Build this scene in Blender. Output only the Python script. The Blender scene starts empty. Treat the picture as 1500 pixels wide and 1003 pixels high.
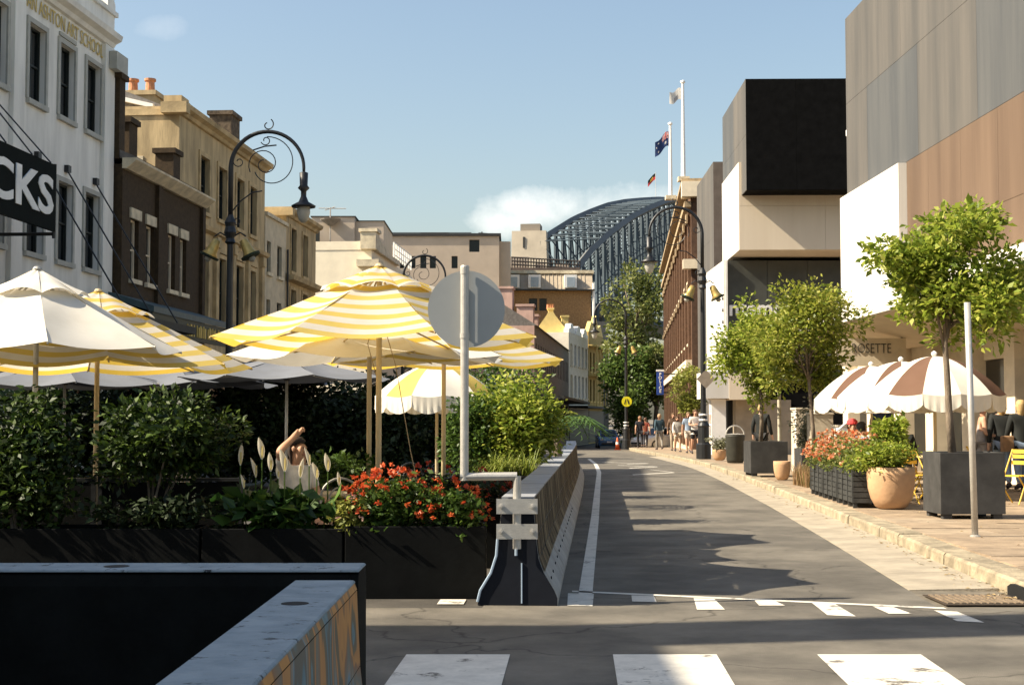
import bpy, math, random
import numpy as np
from mathutils import Vector, Matrix
R = math.radians
rnd = random.Random(7)
sc = bpy.context.scene
C = sc.collection
# ------------------------------------------------------------------ camera, sky, sun, exposure
CAMH, F = 1.5, 2083.33
PITCH = math.atan(111.5 / F)
cam = bpy.data.cameras.new('camera'); cam.sensor_width = 36; cam.lens = 50; cam.clip_end = 4000; cam.clip_start = .05
co = bpy.data.objects.new('camera', cam); C.objects.link(co)
co.location = (0, 0, CAMH); co.rotation_euler = (math.pi / 2 + PITCH, 0, 0); sc.camera = co
SUN = Vector((-1, -.17, .86)).normalized()           # direction to the sun
w = bpy.data.worlds.new('World'); sc.world = w; w.use_nodes = True
nt = w.node_tree; nt.nodes.clear()
def N(tree, t, **k):
    n = tree.nodes.new(t)
    for a, b in k.items(): setattr(n, a, b)
    return n
sky = N(nt, 'ShaderNodeTexSky', sky_type='NISHITA', sun_disc=False)
sky.sun_elevation = math.asin(SUN.z); sky.sun_rotation = math.atan2(SUN.x, SUN.y) % (2 * math.pi)
sky.air_density = 1.3; sky.dust_density = 2.4; sky.ozone_density = .75; sky.altitude = 10
bg = N(nt, 'ShaderNodeBackground'); bg.inputs[1].default_value = .08
out = N(nt, 'ShaderNodeOutputWorld')
tc = N(nt, 'ShaderNodeTexCoord')
def wmath(op, a, b=None, c=None):
    m = N(nt, 'ShaderNodeMath', operation=op)
    for i, v in enumerate((a, b, c)):
        if v is None: continue
        if isinstance(v, (int, float)): m.inputs[i].default_value = v
        else: nt.links.new(v, m.inputs[i])
    return m.outputs[0]
sx = N(nt, 'ShaderNodeSeparateXYZ'); nt.links.new(tc.outputs['Generated'], sx.inputs[0])
noi = N(nt, 'ShaderNodeTexNoise'); noi.inputs['Scale'].default_value = 26; noi.inputs['Detail'].default_value = 9; noi.inputs['Roughness'].default_value = .62
nt.links.new(tc.outputs['Generated'], noi.inputs['Vector'])
ysafe = wmath('MAXIMUM', sx.outputs['Y'], .05)
ua = wmath('DIVIDE', sx.outputs['X'], ysafe); va = wmath('DIVIDE', sx.outputs['Z'], ysafe)
def blob(u, v, ru, rv, amp):
    du = wmath('DIVIDE', wmath('SUBTRACT', ua, u), ru); dv = wmath('DIVIDE', wmath('SUBTRACT', va, v), rv)
    r = wmath('ADD', wmath('MULTIPLY', du, du), wmath('MULTIPLY', dv, dv))
    m = wmath('ADD', wmath('SUBTRACT', 1.0, r), wmath('MULTIPLY', wmath('SUBTRACT', noi.outputs[0], .5), 3.2))
    return wmath('MULTIPLY', wmath('MINIMUM', wmath('MAXIMUM', wmath('MULTIPLY', m, .55), 0.0), 1.0), amp)
cl = blob(.022, .148, .046, .016, .65)
for b in ((.075, .146, .06, .022, .55), (-.004, .138, .035, .012, .6), (-.25, .278, .02, .010, .16), (.10, .15, .05, .016, .35)):
    cl = wmath('MAXIMUM', cl, blob(*b))
mixc = N(nt, 'ShaderNodeMix', data_type='RGBA')
nt.links.new(cl, mixc.inputs[0]); nt.links.new(sky.outputs[0], mixc.inputs[6]); mixc.inputs[7].default_value = (9.6, 9.2, 8.6, 1)
nt.links.new(mixc.outputs[2], bg.inputs[0]); nt.links.new(bg.outputs[0], out.inputs[0])
sl = bpy.data.lights.new('sun', 'SUN'); sl.energy = 5.0; sl.angle = R(.53); sl.color = (1, .88, .69)
so = bpy.data.objects.new('sun', sl); C.objects.link(so); so.rotation_euler = SUN.to_track_quat('Z', 'Y').to_euler(); so.location = (-40, -20, 60)
sc.view_settings.view_transform = 'Standard'; sc.view_settings.look = 'None'; sc.view_settings.gamma = 1; sc.view_settings.exposure = 1.15

# ------------------------------------------------------------------ helpers
cp, sp_ = math.cos(PITCH), math.sin(PITCH)
def W(px, py, Y):
    u, v = (px - 750) / F, (501.5 - py) / F
    d = Vector((u, cp - v * sp_, sp_ + v * cp)); return Vector((0, 0, CAMH)) + d * (Y / d.y)
def G(px, py, z=0.0):
    u, v = (px - 750) / F, (501.5 - py) / F
    d = Vector((u, cp - v * sp_, sp_ + v * cp)); return Vector((0, 0, CAMH)) + d * ((z - CAMH) / d.z)
def XP(px, Y): return (px - 750) / F * Y
def gz(Y):
    if Y < 45: return 0.0
    if Y < 80: return -.008 * (Y - 45)
    if Y < 125: return -.28 - .017 * (Y - 80)
    return -1.045
def interp(pts, y):
    if y <= pts[0][0]: return pts[0][1]
    for (a, b), (c, d) in zip(pts, pts[1:]):
        if y <= c: return b + (d - b) * (y - a) / (c - a)
    return pts[-1][1]
MATS = {}
def lin(c): return tuple(c) + (1,) if len(c) == 3 else tuple(c)
def mat(name, col, rough=.8, var=.18, scale=5, bump=0.0, bscale=None, metal=0.0, spec=.4, trans=0.0, stretch=None, col2=None, detail=6, ramp=(.35, .68)):
    if name in MATS: return MATS[name]
    m = bpy.data.materials.new(name); m.use_nodes = True; t = m.node_tree; p = t.nodes['Principled BSDF']
    p.inputs['Roughness'].default_value = rough; p.inputs['Metallic'].default_value = metal; p.inputs['Specular IOR Level'].default_value = spec
    tcn = N(t, 'ShaderNodeTexCoord'); mp = N(t, 'ShaderNodeMapping'); t.links.new(tcn.outputs['Object'], mp.inputs[0])
    if stretch: mp.inputs['Scale'].default_value = stretch
    no = N(t, 'ShaderNodeTexNoise'); no.inputs['Scale'].default_value = scale; no.inputs['Detail'].default_value = detail; no.inputs['Roughness'].default_value = .6 if detail < 10 else .74
    t.links.new(mp.outputs[0], no.inputs['Vector'])
    rp = N(t, 'ShaderNodeValToRGB'); t.links.new(no.outputs[0], rp.inputs[0])
    rp.color_ramp.elements[0].position = ramp[0]; rp.color_ramp.elements[1].position = ramp[1]
    rp.color_ramp.elements[0].color = lin([max(0, c * (1 - var)) for c in col]); rp.color_ramp.elements[1].color = lin(col2 if col2 else [min(1, c * (1 + var)) for c in col])
    t.links.new(rp.outputs[0], p.inputs['Base Color'])
    if bump:
        n2 = N(t, 'ShaderNodeTexNoise'); n2.inputs['Scale'].default_value = bscale or scale * 6; n2.inputs['Detail'].default_value = 4
        t.links.new(mp.outputs[0], n2.inputs['Vector']); b = N(t, 'ShaderNodeBump'); b.inputs['Strength'].default_value = bump; b.inputs['Distance'].default_value = .02
        t.links.new(n2.outputs[0], b.inputs['Height']); t.links.new(b.outputs[0], p.inputs['Normal'])
    if trans:
        tr = N(t, 'ShaderNodeBsdfTranslucent'); t.links.new(rp.outputs[0], tr.inputs[0]); mx = N(t, 'ShaderNodeMixShader'); mx.inputs[0].default_value = trans
        t.links.new(p.outputs[0], mx.inputs[1]); t.links.new(tr.outputs[0], mx.inputs[2]); t.links.new(mx.outputs[0], t.nodes['Material Output'].inputs[0])
    MATS[name] = m; return m
def leafmat(name, cols, trans=.3, rough=.45):
    m = bpy.data.materials.new(name); m.use_nodes = True; t = m.node_tree; p = t.nodes['Principled BSDF']; p.inputs['Roughness'].default_value = rough; p.inputs['Specular IOR Level'].default_value = .35
    g = N(t, 'ShaderNodeNewGeometry'); rp = N(t, 'ShaderNodeValToRGB'); t.links.new(g.outputs['Random Per Island'], rp.inputs[0])
    e = rp.color_ramp.elements; e[0].color = lin(cols[0]); e[1].color = lin(cols[-1])
    for i, c in enumerate(cols[1:-1]): e.new((i + 1) / (len(cols) - 1)).color = lin(c)
    t.links.new(rp.outputs[0], p.inputs['Base Color'])
    tr = N(t, 'ShaderNodeBsdfTranslucent'); t.links.new(rp.outputs[0], tr.inputs[0]); mx = N(t, 'ShaderNodeMixShader'); mx.inputs[0].default_value = trans
    t.links.new(p.outputs[0], mx.inputs[1]); t.links.new(tr.outputs[0], mx.inputs[2]); t.links.new(mx.outputs[0], t.nodes['Material Output'].inputs[0])
    MATS[name] = m; return m
class MB:
    def __init__(s): s.v = []; s.f = []; s.uv = {}
    def add(s, vs, fs):
        o = len(s.v); s.v += [tuple(v) for v in vs]; s.f += [tuple(i + o for i in f) for f in fs]; return s
    def box(s, x0, x1, y0, y1, z0, z1, M=None):
        vs = [Vector((x, y, z)) for z in (z0, z1) for y in (y0, y1) for x in (x0, x1)]
        if M is not None: vs = [M @ v for v in vs]
        return s.add(vs, [(0, 2, 3, 1), (4, 5, 7, 6), (0, 1, 5, 4), (2, 6, 7, 3), (0, 4, 6, 2), (1, 3, 7, 5)])
    def bbox(s, x0, x1, y0, y1, z0, z1, b=.01):
        """box with chamfered vertical and top edges"""
        p = [(x0 + b, y0), (x1 - b, y0), (x1, y0 + b), (x1, y1 - b), (x1 - b, y1), (x0 + b, y1), (x0, y1 - b), (x0, y0 + b)]
        cx, cy = (x0 + x1) / 2, (y0 + y1) / 2
        def ring(z, k): return [(x + (k if x < cx else -k), y + (k if y < cy else -k), z) for x, y in p]
        vs = ring(z0, 0) + ring(z1 - b, 0) + ring(z1, b); fs = [tuple(range(7, -1, -1)), tuple(range(16, 24))]
        for r in (0, 8): fs += [(r + i, r + (i + 1) % 8, r + 8 + (i + 1) % 8, r + 8 + i) for i in range(8)]
        return s.add(vs, fs)
    def quad(s, a, b, c, d): return s.add([a, b, c, d], [(0, 1, 2, 3)])
    def tube(s, pts, r, n=8, cap=True):
        pts = [Vector(p) for p in pts]; rs = r if isinstance(r, (list, tuple)) else [r] * len(pts); vs = []; ref = None
        for i, p in enumerate(pts):
            t = (pts[min(i + 1, len(pts) - 1)] - pts[max(i - 1, 0)]).normalized()
            if ref is None: ref = Vector((1, 0, 0)) if abs(t.x) < .8 else Vector((0, 1, 0))
            a = (ref - t * ref.dot(t)).normalized(); b = t.cross(a); ref = a
            vs += [p + (a * math.cos(2 * math.pi * k / n) + b * math.sin(2 * math.pi * k / n)) * rs[i] for k in range(n)]
        fs = [(i * n + k, i * n + (k + 1) % n, (i + 1) * n + (k + 1) % n, (i + 1) * n + k) for i in range(len(pts) - 1) for k in range(n)]
        if cap: fs += [tuple(range(n - 1, -1, -1)), tuple(range((len(pts) - 1) * n, len(pts) * n))]
        return s.add(vs, fs)
    def lathe(s, prof, n=16, M=None, cap=True):
        vs = [Vector((r * math.cos(2 * math.pi * k / n), r * math.sin(2 * math.pi * k / n), z)) for r, z in prof for k in range(n)]
        if M is not None: vs = [M @ v for v in vs]
        fs = [(i * n + k, i * n + (k + 1) % n, (i + 1) * n + (k + 1) % n, (i + 1) * n + k) for i in range(len(prof) - 1) for k in range(n)]
        if cap: fs += [tuple(range(n - 1, -1, -1)), tuple(range((len(prof) - 1) * n, len(prof) * n))]
        return s.add(vs, fs)
    def prism(s, poly, y0, y1, axis='y'):
        """polygon in (a,z) extruded along y (or x)"""
        n = len(poly); f = (lambda a, z, t: (a, t, z)) if axis == 'y' else (lambda a, z, t: (t, a, z))
        vs = [f(a, z, y0) for a, z in poly] + [f(a, z, y1) for a, z in poly]
        fs = [tuple(range(n)), tuple(range(2 * n - 1, n - 1, -1))] + [(i, n + i, n + (i + 1) % n, (i + 1) % n) for i in range(n)]
        return s.add(vs, fs)
    def mesh(s, name, smooth=False):
        me = bpy.data.meshes.new(name); me.from_pydata(s.v, [], s.f)
        if smooth: me.polygons.foreach_set('use_smooth', [True] * len(me.polygons))
        me.update(); return me
    def build(s, name, m, parent=None, smooth=False, loc=None, rot=None):
        return obj(name, s.mesh(name, smooth), m, parent, loc, rot)
def obj(name, me, m=None, parent=None, loc=None, rot=None):
    if m is not None and not me.materials: me.materials.append(m)
    o = bpy.data.objects.new(name, me); C.objects.link(o)
    if parent: o.parent = parent
    if loc is not None: o.location = loc
    if rot is not None: o.rotation_euler = rot
    return o
def tag(o, label=None, cat=None, group=None, kind=None):
    if label: o['label'] = label
    if cat: o['category'] = cat
    if group: o['group'] = group
    if kind: o['kind'] = kind
    return o
def thing(name, label, cat, loc=(0, 0, 0), rz=0, group=None):
    o = bpy.data.objects.new(name, None); C.objects.link(o); o.location = loc; o.rotation_euler = (0, 0, rz); o.empty_display_size = .2
    return tag(o, label, cat, group)
def copy_tree(o, parent=None):
    c = o.copy(); C.objects.link(c); c.parent = parent
    for ch in list(o.children): copy_tree(ch, c)
    return c
def box(name, m, parent, *a, **k): return MB().box(*a).build(name, m, parent, **k)
def cyl_between(a, b, r, n=8): return MB().tube([a, b], r, n)
def text(name, body, size, m, parent, loc, rot, extr=.01, offset=0, align='CENTER', sx_=1.0):
    cu = bpy.data.curves.new(name, 'FONT'); cu.body = body; cu.size = size; cu.extrude = extr; cu.offset = offset; cu.align_x = align; cu.resolution_u = 3
    t = bpy.data.objects.new(name, cu); C.objects.link(t); bpy.context.view_layer.update()
    me = bpy.data.meshes.new_from_object(t.evaluated_get(bpy.context.evaluated_depsgraph_get())); bpy.data.objects.remove(t)
    me.materials.clear(); me.name = name; o = obj(name, me, m, parent, loc, rot); o.scale = (sx_, 1, 1); return o

# palette
asphalt = mat('asphalt', (.145, .13, .105), .88, .32, 1.1, .5, 160, detail=15)
footp = mat('footpath_stone', (.30, .225, .15), .85, .16, 1.6, .25, 40)
def crackmat(m):
    t = m.node_tree; p = t.nodes['Principled BSDF']; tcn = N(t, 'ShaderNodeTexCoord'); ns = N(t, 'ShaderNodeTexNoise'); ns.inputs['Scale'].default_value = 1.7; ns.inputs['Detail'].default_value = 6; t.links.new(tcn.outputs['Object'], ns.inputs['Vector'])
    ad = N(t, 'ShaderNodeMix', data_type='RGBA', blend_type='LINEAR_LIGHT'); ad.inputs[0].default_value = .35; t.links.new(tcn.outputs['Object'], ad.inputs[6]); t.links.new(ns.outputs['Color'], ad.inputs[7])
    vo = N(t, 'ShaderNodeTexVoronoi', feature='DISTANCE_TO_EDGE'); vo.inputs['Scale'].default_value = .32; t.links.new(ad.outputs[2], vo.inputs['Vector'])
    rc = N(t, 'ShaderNodeValToRGB'); rc.color_ramp.elements[0].position = .0015; rc.color_ramp.elements[1].position = .005; rc.color_ramp.elements[0].color = (.45, .44, .43, 1); t.links.new(vo.outputs['Distance'], rc.inputs[0])
    pn = N(t, 'ShaderNodeTexNoise'); pn.inputs['Scale'].default_value = .55; pn.inputs['Detail'].default_value = 3; t.links.new(tcn.outputs['Object'], pn.inputs['Vector']); rp2 = N(t, 'ShaderNodeValToRGB'); rp2.color_ramp.elements[0].position = .42; rp2.color_ramp.elements[1].position = .56; rp2.color_ramp.elements[0].color = (.78, .78, .79, 1); t.links.new(pn.outputs[0], rp2.inputs[0])
    src = p.inputs['Base Color'].links[0].from_socket
    for o_ in (rc, rp2):
        mx = N(t, 'ShaderNodeMix', data_type='RGBA', blend_type='MULTIPLY'); mx.inputs[0].default_value = 1; t.links.new(src, mx.inputs[6]); t.links.new(o_.outputs[0], mx.inputs[7]); src = mx.outputs[2]
    t.links.new(src, p.inputs['Base Color'])
crackmat(asphalt)
slabm = [mat('paving_a', (.30, .225, .15), .85, .25, 3, .3, 50), mat('paving_b', (.265, .20, .135), .85, .25, 3, .3, 50), mat('paving_c', (.33, .255, .175), .85, .25, 3, .3, 50)]
kerbm = mat('kerb_stone', (.30, .25, .17), .9, .35, 4, .7, 30)
gutm = mat('gutter_concrete', (.33, .285, .215), .88, .18, 2.5, .35, 60)
def paintmat():
    m = mat('road_paint', (.60, .565, .49), .75, .16, 5, detail=12)
    t = m.node_tree; p = t.nodes['Principled BSDF']; tcn = N(t, 'ShaderNodeTexCoord'); v = N(t, 'ShaderNodeTexNoise'); v.inputs['Scale'].default_value = 3.0; v.inputs['Detail'].default_value = 12; v.inputs['Roughness'].default_value = .72
    t.links.new(tcn.outputs['Object'], v.inputs['Vector']); r = N(t, 'ShaderNodeValToRGB'); r.color_ramp.elements[0].position = .365; r.color_ramp.elements[1].position = .425; r.color_ramp.elements[0].color = (.17, .16, .15, 1); r.color_ramp.elements[1].color = (1, 1, 1, 1)
    t.links.new(v.outputs[0], r.inputs[0]); mx = N(t, 'ShaderNodeMix', data_type='RGBA', blend_type='MULTIPLY'); mx.inputs[0].default_value = 1
    src = p.inputs['Base Color'].links[0].from_socket; t.links.new(src, mx.inputs[6]); t.links.new(r.outputs[0], mx.inputs[7]); t.links.new(mx.outputs[2], p.inputs['Base Color']); return m
paint = paintmat()
black = mat('black_iron', (.012, .013, .014), .45, .2, 8, .1, spec=.5)
dkplant = mat('planter_black', (.004, .0045, .0045), .8, .3, 6, .05, spec=.1)  # black planters, darkened further to hold their shade in the colour
concrete = mat('barrier_concrete', (.36, .34, .31), .9, .2, 4, .5, 40)
glass = mat('window_glass', (.006, .008, .009), .1, .1, 2, spec=.35)
white = mat('white_paint', (.80, .79, .76), .6, .05, 4)
cream = mat('cream_paint', (.72, .62, .46), .7, .08, 3)
steel = mat('galvanised', (.47, .45, .41), .45, .1, 14, .1, metal=.35)
wood = mat('pole_wood', (.52, .41, .24), .6, .15, 9, .1, stretch=(1, 1, .2))
soil = mat('soil', (.03, .022, .015), .95, .3, 12, .5)
bark = mat('bark', (.16, .125, .09), .9, .35, 9, .7, stretch=(1, 1, .4))
gold = mat('gold_bell', (.52, .37, .12), .4, .15, 10, metal=.55)

# ------------------------------------------------------------------ setting: ground, road, pavement
KERB = [(5, 3.85), (12, 4.23), (16.8, 4.54), (24.6, 5.0), (35.6, 5.64), (44, 5.98), (57, 6.3), (68, 6.45), (80, 6.6), (100, 8.0), (118, 9.6), (150, 15), (175, 22)]
LEFT = [(5, .1), (12.45, .58), (21.7, 1.2), (40, 2.38), (48, 2.75), (57, 3.0), (80, 3.3), (100, 4.4), (118, 5.6), (150, 10), (175, 16)]
def kx(Y): return interp(KERB, Y)
def lx(Y): return interp(LEFT, Y)
YS = [11.4, 12, 14, 16, 18, 20, 22.5, 25, 28, 31, 34, 37, 40, 43, 46, 50, 54, 58, 63, 68, 74, 80, 86, 92, 100, 108, 118, 130, 150, 175]
def strip(fa, fb, ys, dz):
    m = MB(); 
    for a, b in zip(ys, ys[1:]): m.quad((fa(a), a, gz(a) + dz), (fb(a), a, gz(a) + dz), (fb(b), b, gz(b) + dz), (fa(b), b, gz(b) + dz))
    return m
g = MB()
gy = [-60, 0, 45, 60, 80, 100, 125, 200, 500, 3000]
for a, b in zip(gy, gy[1:]): g.quad((-1800, a, gz(a) - .02), (1800, a, gz(a) - .02), (1800, b, gz(b) - .02), (-1800, b, gz(b) - .02))
tag(g.build('ground', mat('ground_earth', (.16, .14, .11), .9, .2, .3)), kind='structure')
cs = MB().quad((-60, -30, 0), (60, -30, 0), (60, 11.4, 0), (-60, 11.4, 0)); tag(cs.build('cross_street', asphalt), kind='structure')
tag(strip(lambda y: lx(y) - .75, lambda y: kx(y) - interp([(12, .80), (24, .58), (40, .48)], y), YS, 0).build('road', asphalt), kind='structure')
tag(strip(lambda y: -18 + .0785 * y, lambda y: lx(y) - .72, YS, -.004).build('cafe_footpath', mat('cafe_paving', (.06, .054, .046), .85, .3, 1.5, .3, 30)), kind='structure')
def gut_in(y): return kx(y) - interp([(12, .80), (24, .58), (40, .48)], y)
gut = tag(strip(gut_in, kx, YS, -.006).build('gutter', mat('gutter_joint', (.14, .12, .09), .95, .3, 6)), kind='structure')
y = 12.55
while y < 60:
    L = 1.35; a, b = y + .006, y + L - .006
    MB().add([(gut_in(a) + .004, a, gz(a) - .03), (kx(a) - .004, a, gz(a) - .03), (kx(b) - .004, b, gz(b) - .03), (gut_in(b) + .004, b, gz(b) - .03),
              (gut_in(a) + .004, a, gz(a) + .005), (kx(a) - .004, a, gz(a) + .02), (kx(b) - .004, b, gz(b) + .02), (gut_in(b) + .004, b, gz(b) + .005)],
             [(4, 5, 6, 7), (0, 1, 5, 4), (1, 2, 6, 5), (2, 3, 7, 6), (3, 0, 4, 7)]).build('gutter_slab', gutm, gut)
    y += L
pav = MB()
for a, b in zip(YS, YS[1:]):
    xa, xb = kx(a) + .3, kx(b) + .3
    pav.quad((xa, a, gz(a) + .125), (24, a, gz(a) + .125), (24, b, gz(b) + .125), (xb, b, gz(b) + .125))
pav.quad((kx(11.4) + .3, 11.4, -.02), (24, 11.4, -.02), (24, 11.4, .125), (kx(11.4) + .3, 11.4, .125))
pav = tag(pav.build('pavement', footp), kind='structure')
kb = tag(strip(lambda y: kx(y) + .02, lambda y: kx(y) + .32, YS, .10).build('kerb', mat('kerb_mortar', (.2, .17, .12), .95, .3, 6)), kind='structure')
y = 11.42; i = 0
while y < 84:
    L = rnd.uniform(1.0, 1.35); a, b = y + .007, y + L - .007; j = rnd.uniform(-.008, .008); t = .145 + rnd.uniform(-.006, .006)
    A, B, za, zb = kx(a) + j, kx(b) + j, gz(a), gz(b)
    def rg(x0, x1, zz): return [(A + x0, a, za + zz), (A + x1, a, za + zz), (B + x1, b, zb + zz), (B + x0, b, zb + zz)]
    vs = rg(0, .30, -.05) + rg(.006, .30, t - .025) + rg(.028, .30, t)
    fs = [(8, 9, 10, 11)]
    for r in (0, 4): fs += [(r + k, r + (k + 1) % 4, r + 4 + (k + 1) % 4, r + 4 + k) for k in range(4)]
    MB().add(vs, fs).build('kerb_stone', kerbm, kb); y += L
# paving slabs near the kerb
row = 0; y = 11.45
while y < 33:
    a, b = y + .006, y + .894; x = kx(y) + .36 + (.45 if row % 2 else 0); first = kx(y + .45) + .335
    edges = [first] + [x + .9 * k for k in range(1, 9)]
    for x0, x1 in zip(edges, edges[1:]):
        if x1 > 10.6 or x0 < first - .001: continue
        if x0 / max(y, 1) > .47: continue
        h = .125 + rnd.uniform(.012, .020)
        MB().box(x0 + .006, x1 - .006, a, b, .1, h).build('paving_slab', slabm[rnd.randrange(3)], pav)
    y += .9; row += 1
# storm drain: grate in the gutter and mouth in the kerb
dr = thing('drain_grate', 'rusty iron drain grate set in the gutter beside the kerb mouth', 'drain', (3.98, 11.85, .008))
MB().box(-.5, .22, -.36, .3, -.002, .006).build('frame', mat('drain_rust', (.05, .035, .022), .8, .35, 14, .4), dr)
for k in range(12): MB().box(-.47 + k * .055, -.445 + k * .055, -.30, .24, .006, .016).build('bar', mat('drain_bar', (.20, .15, .10), .8, .3, 20), dr)
tag(MB().prism([(11.72, -.02), (12.14, -.02), (12.14, .085), (12.06, .115), (11.8, .115), (11.72, .085)], kx(11.9) - .03, kx(11.9) + .01, 'x').build('drain_mouth', mat('void_black', (.004, .004, .004), .9)), 'dark storm drain mouth cut into the kerb stone', 'drain')
# road markings
def mark(name, pts, label, z=.004, group=None):
    m = MB(); n = len(pts) // 2
    lo, hi = pts[:n], pts[n:][::-1]
    for k in range(n - 1):
        q = [lo[k], lo[k + 1], hi[k + 1], hi[k]]
        m.add([(p[0], p[1], gz(p[1]) + z) for p in q], [(0, 1, 2, 3)])
    return tag(m.build(name, paint), label, 'road marking', group)
ly = [12.3 + .9 * k for k in range(50)]
mark('edge_line', [(lx(v), v) for v in ly] + [(lx(v) + .12, v) for v in reversed(ly)], 'long white edge line curving beside the barriers')
for k, (xl, lab) in enumerate([(-2.0, 'shaded white crossing stripe beside the mural barrier'), (-.67, 'shaded white zebra stripe right of the mural barrier'), (.645, 'cracked white zebra stripe half in shadow'), (1.945, 'fully sunlit white zebra stripe between two others'), (3.26, 'sunlit zebra stripe closest to the drain grate')]):
    m = MB(); ys = [9.15 - .62 * q for q in range(7)]
    for a, b in zip(ys, ys[1:]):
        sa, sb = -.045 * (9.2 - a), -.045 * (9.2 - b); m.quad((xl + sb, b, .004), (xl + .66 + sb, b, .004), (xl + .66 + sa, a, .004), (xl + sa, a, .004))
    tag(m.build('zebra_stripe', paint), lab, 'road marking', 'zebra crossing stripes')
q0, q1 = G(838, 866), G(1385, 891)
mark('give_way_line', [q0 + (q1 - q0) * t - Vector((0, .05, 0)) for t in (0, .5, 1)] + [q0 + (q1 - q0) * t + Vector((0, .05, 0)) for t in (1, .5, 0)], 'thin white line above the short crossing blocks')
blks = [((832, 869), (870, 870), (868, 888), (831, 887)), ((925, 872), (958, 873), (962, 882), (926, 881)), ((1016, 876), (1046, 877), (1062, 893), (1021, 893)), ((1103, 877), (1130, 878), (1150, 887), (1112, 887)),
        ((1188, 882), (1222, 884), (1254, 903), (1212, 901)), ((1278, 888), (1308, 889), (1336, 899), (1302, 899)), ((1368, 894), (1402, 896), (1442, 912), (1402, 910)), ((645, 878), (683, 878), (679, 885), (640, 885))]
bl = ['square white block at the foot of the barrier end', 'short white block, second from the barrier end', 'long white block, third from the barrier end', 'short white block, fourth from the barrier end', 'long slanted white block, fifth from the barrier end', 'short slanted white block, sixth from the barrier end', 'white block beside the drain grate', 'small white block in front of the black planters']
for b, lab in zip(blks, bl):
    p = [G(*q) for q in b]; mark('block_mark', [p[3], p[2], p[1], p[0]], lab, .0045, 'short white blocks on the road')
def zz(a, b, wd, lab):
    a, b = G(*a), G(*b); mark('zigzag_line', [a - Vector((0, wd, 0)), b - Vector((0, wd, 0)), b + Vector((0, wd, 0)), a + Vector((0, wd, 0))], lab, .005, 'zigzag lines')
for (a, b), lab in zip([((945, 686.5), (988, 692)), ((988, 692), (927, 695.2)), ((905, 681), (963, 683.5)), ((963, 683.5), (922, 685.6)), ((882, 675), (950, 677.4)), ((950, 677.4), (918, 678.8))],
        ('far stroke of the zigzag closest to the umbrella shadows', 'near stroke of the zigzag closest to the umbrella shadows', 'far stroke of the middle zigzag on the sunlit road', 'near stroke of the middle zigzag on the sunlit road', 'far stroke of the zigzag closest to the traffic cone', 'near stroke of the zigzag closest to the traffic cone')): zz(a, b, .16, lab)
# scattered leaf litter along the kerb
lt = MB()
for k in range(260):
    yy = 11.8 + 26 * rnd.random() ** 1.7; xx = kx(yy) - abs(rnd.gauss(0, .14)) - .02 if rnd.random() < .6 else kx(yy) + rnd.uniform(.05, 3)
    zb = .024 if xx < kx(yy) else .152; a = rnd.random() * 6.3; s = rnd.uniform(.012, .035); d = Vector((math.cos(a), math.sin(a), 0)) * s; e = Vector((-math.sin(a), math.cos(a), 0)) * s * .5; p = Vector((xx, yy, zb))
    lt.add([p - d, p - e + Vector((0, 0, .006)), p + d, p + e + Vector((0, 0, .01))], [(0, 1, 2, 3)])
tag(lt.build('leaf_litter', leafmat('litter', [(.25, .16, .07), (.4, .3, .15), (.5, .46, .36)], .1)), 'dry leaves scattered along the kerb and pavement', 'leaves', kind='stuff')

# ------------------------------------------------------------------ buildings
def wall(parent, L, H, D, ops, m, z0=0.0, name='wall', x0=0.0, depth=.22, roof_m=None):
    """closed block with real openings (u0,u1,z0,z1) in its front face y=0"""
    b = MB(); xs = sorted({x0, x0 + L} | {o[0] for o in ops} | {o[1] for o in ops}); zs = sorted({z0, H} | {o[2] for o in ops} | {o[3] for o in ops})
    for xa, xb in zip(xs, xs[1:]):
        for za, zb in zip(zs, zs[1:]):
            cx, cz = (xa + xb) / 2, (za + zb) / 2
            if any(o[0] < cx < o[1] and o[2] < cz < o[3] for o in ops): continue
            b.quad((xa, 0, za), (xb, 0, za), (xb, 0, zb), (xa, 0, zb))
    for o in ops:
        a, c, e, f = o[:4]
        b.quad((a, 0, e), (a, depth, e), (c, depth, e), (c, 0, e)); b.quad((a, 0, f), (c, 0, f), (c, depth, f), (a, depth, f))
        b.quad((a, 0, e), (a, 0, f), (a, depth, f), (a, depth, e)); b.quad((c, 0, e), (c, depth, e), (c, depth, f), (c, 0, f))
    x1 = x0 + L
    b.quad((x0, 0, z0), (x0, 0, H), (x0, D, H), (x0, D, z0)); b.quad((x1, 0, z0), (x1, D, z0), (x1, D, H), (x1, 0, H))
    b.quad((x0, D, z0), (x0, D, H), (x1, D, H), (x1, D, z0)); b.quad((x0, 0, H), (x1, 0, H), (x1, D, H), (x0, D, H))
    return b.build(name, m, parent)
WCACHE = {}
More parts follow.
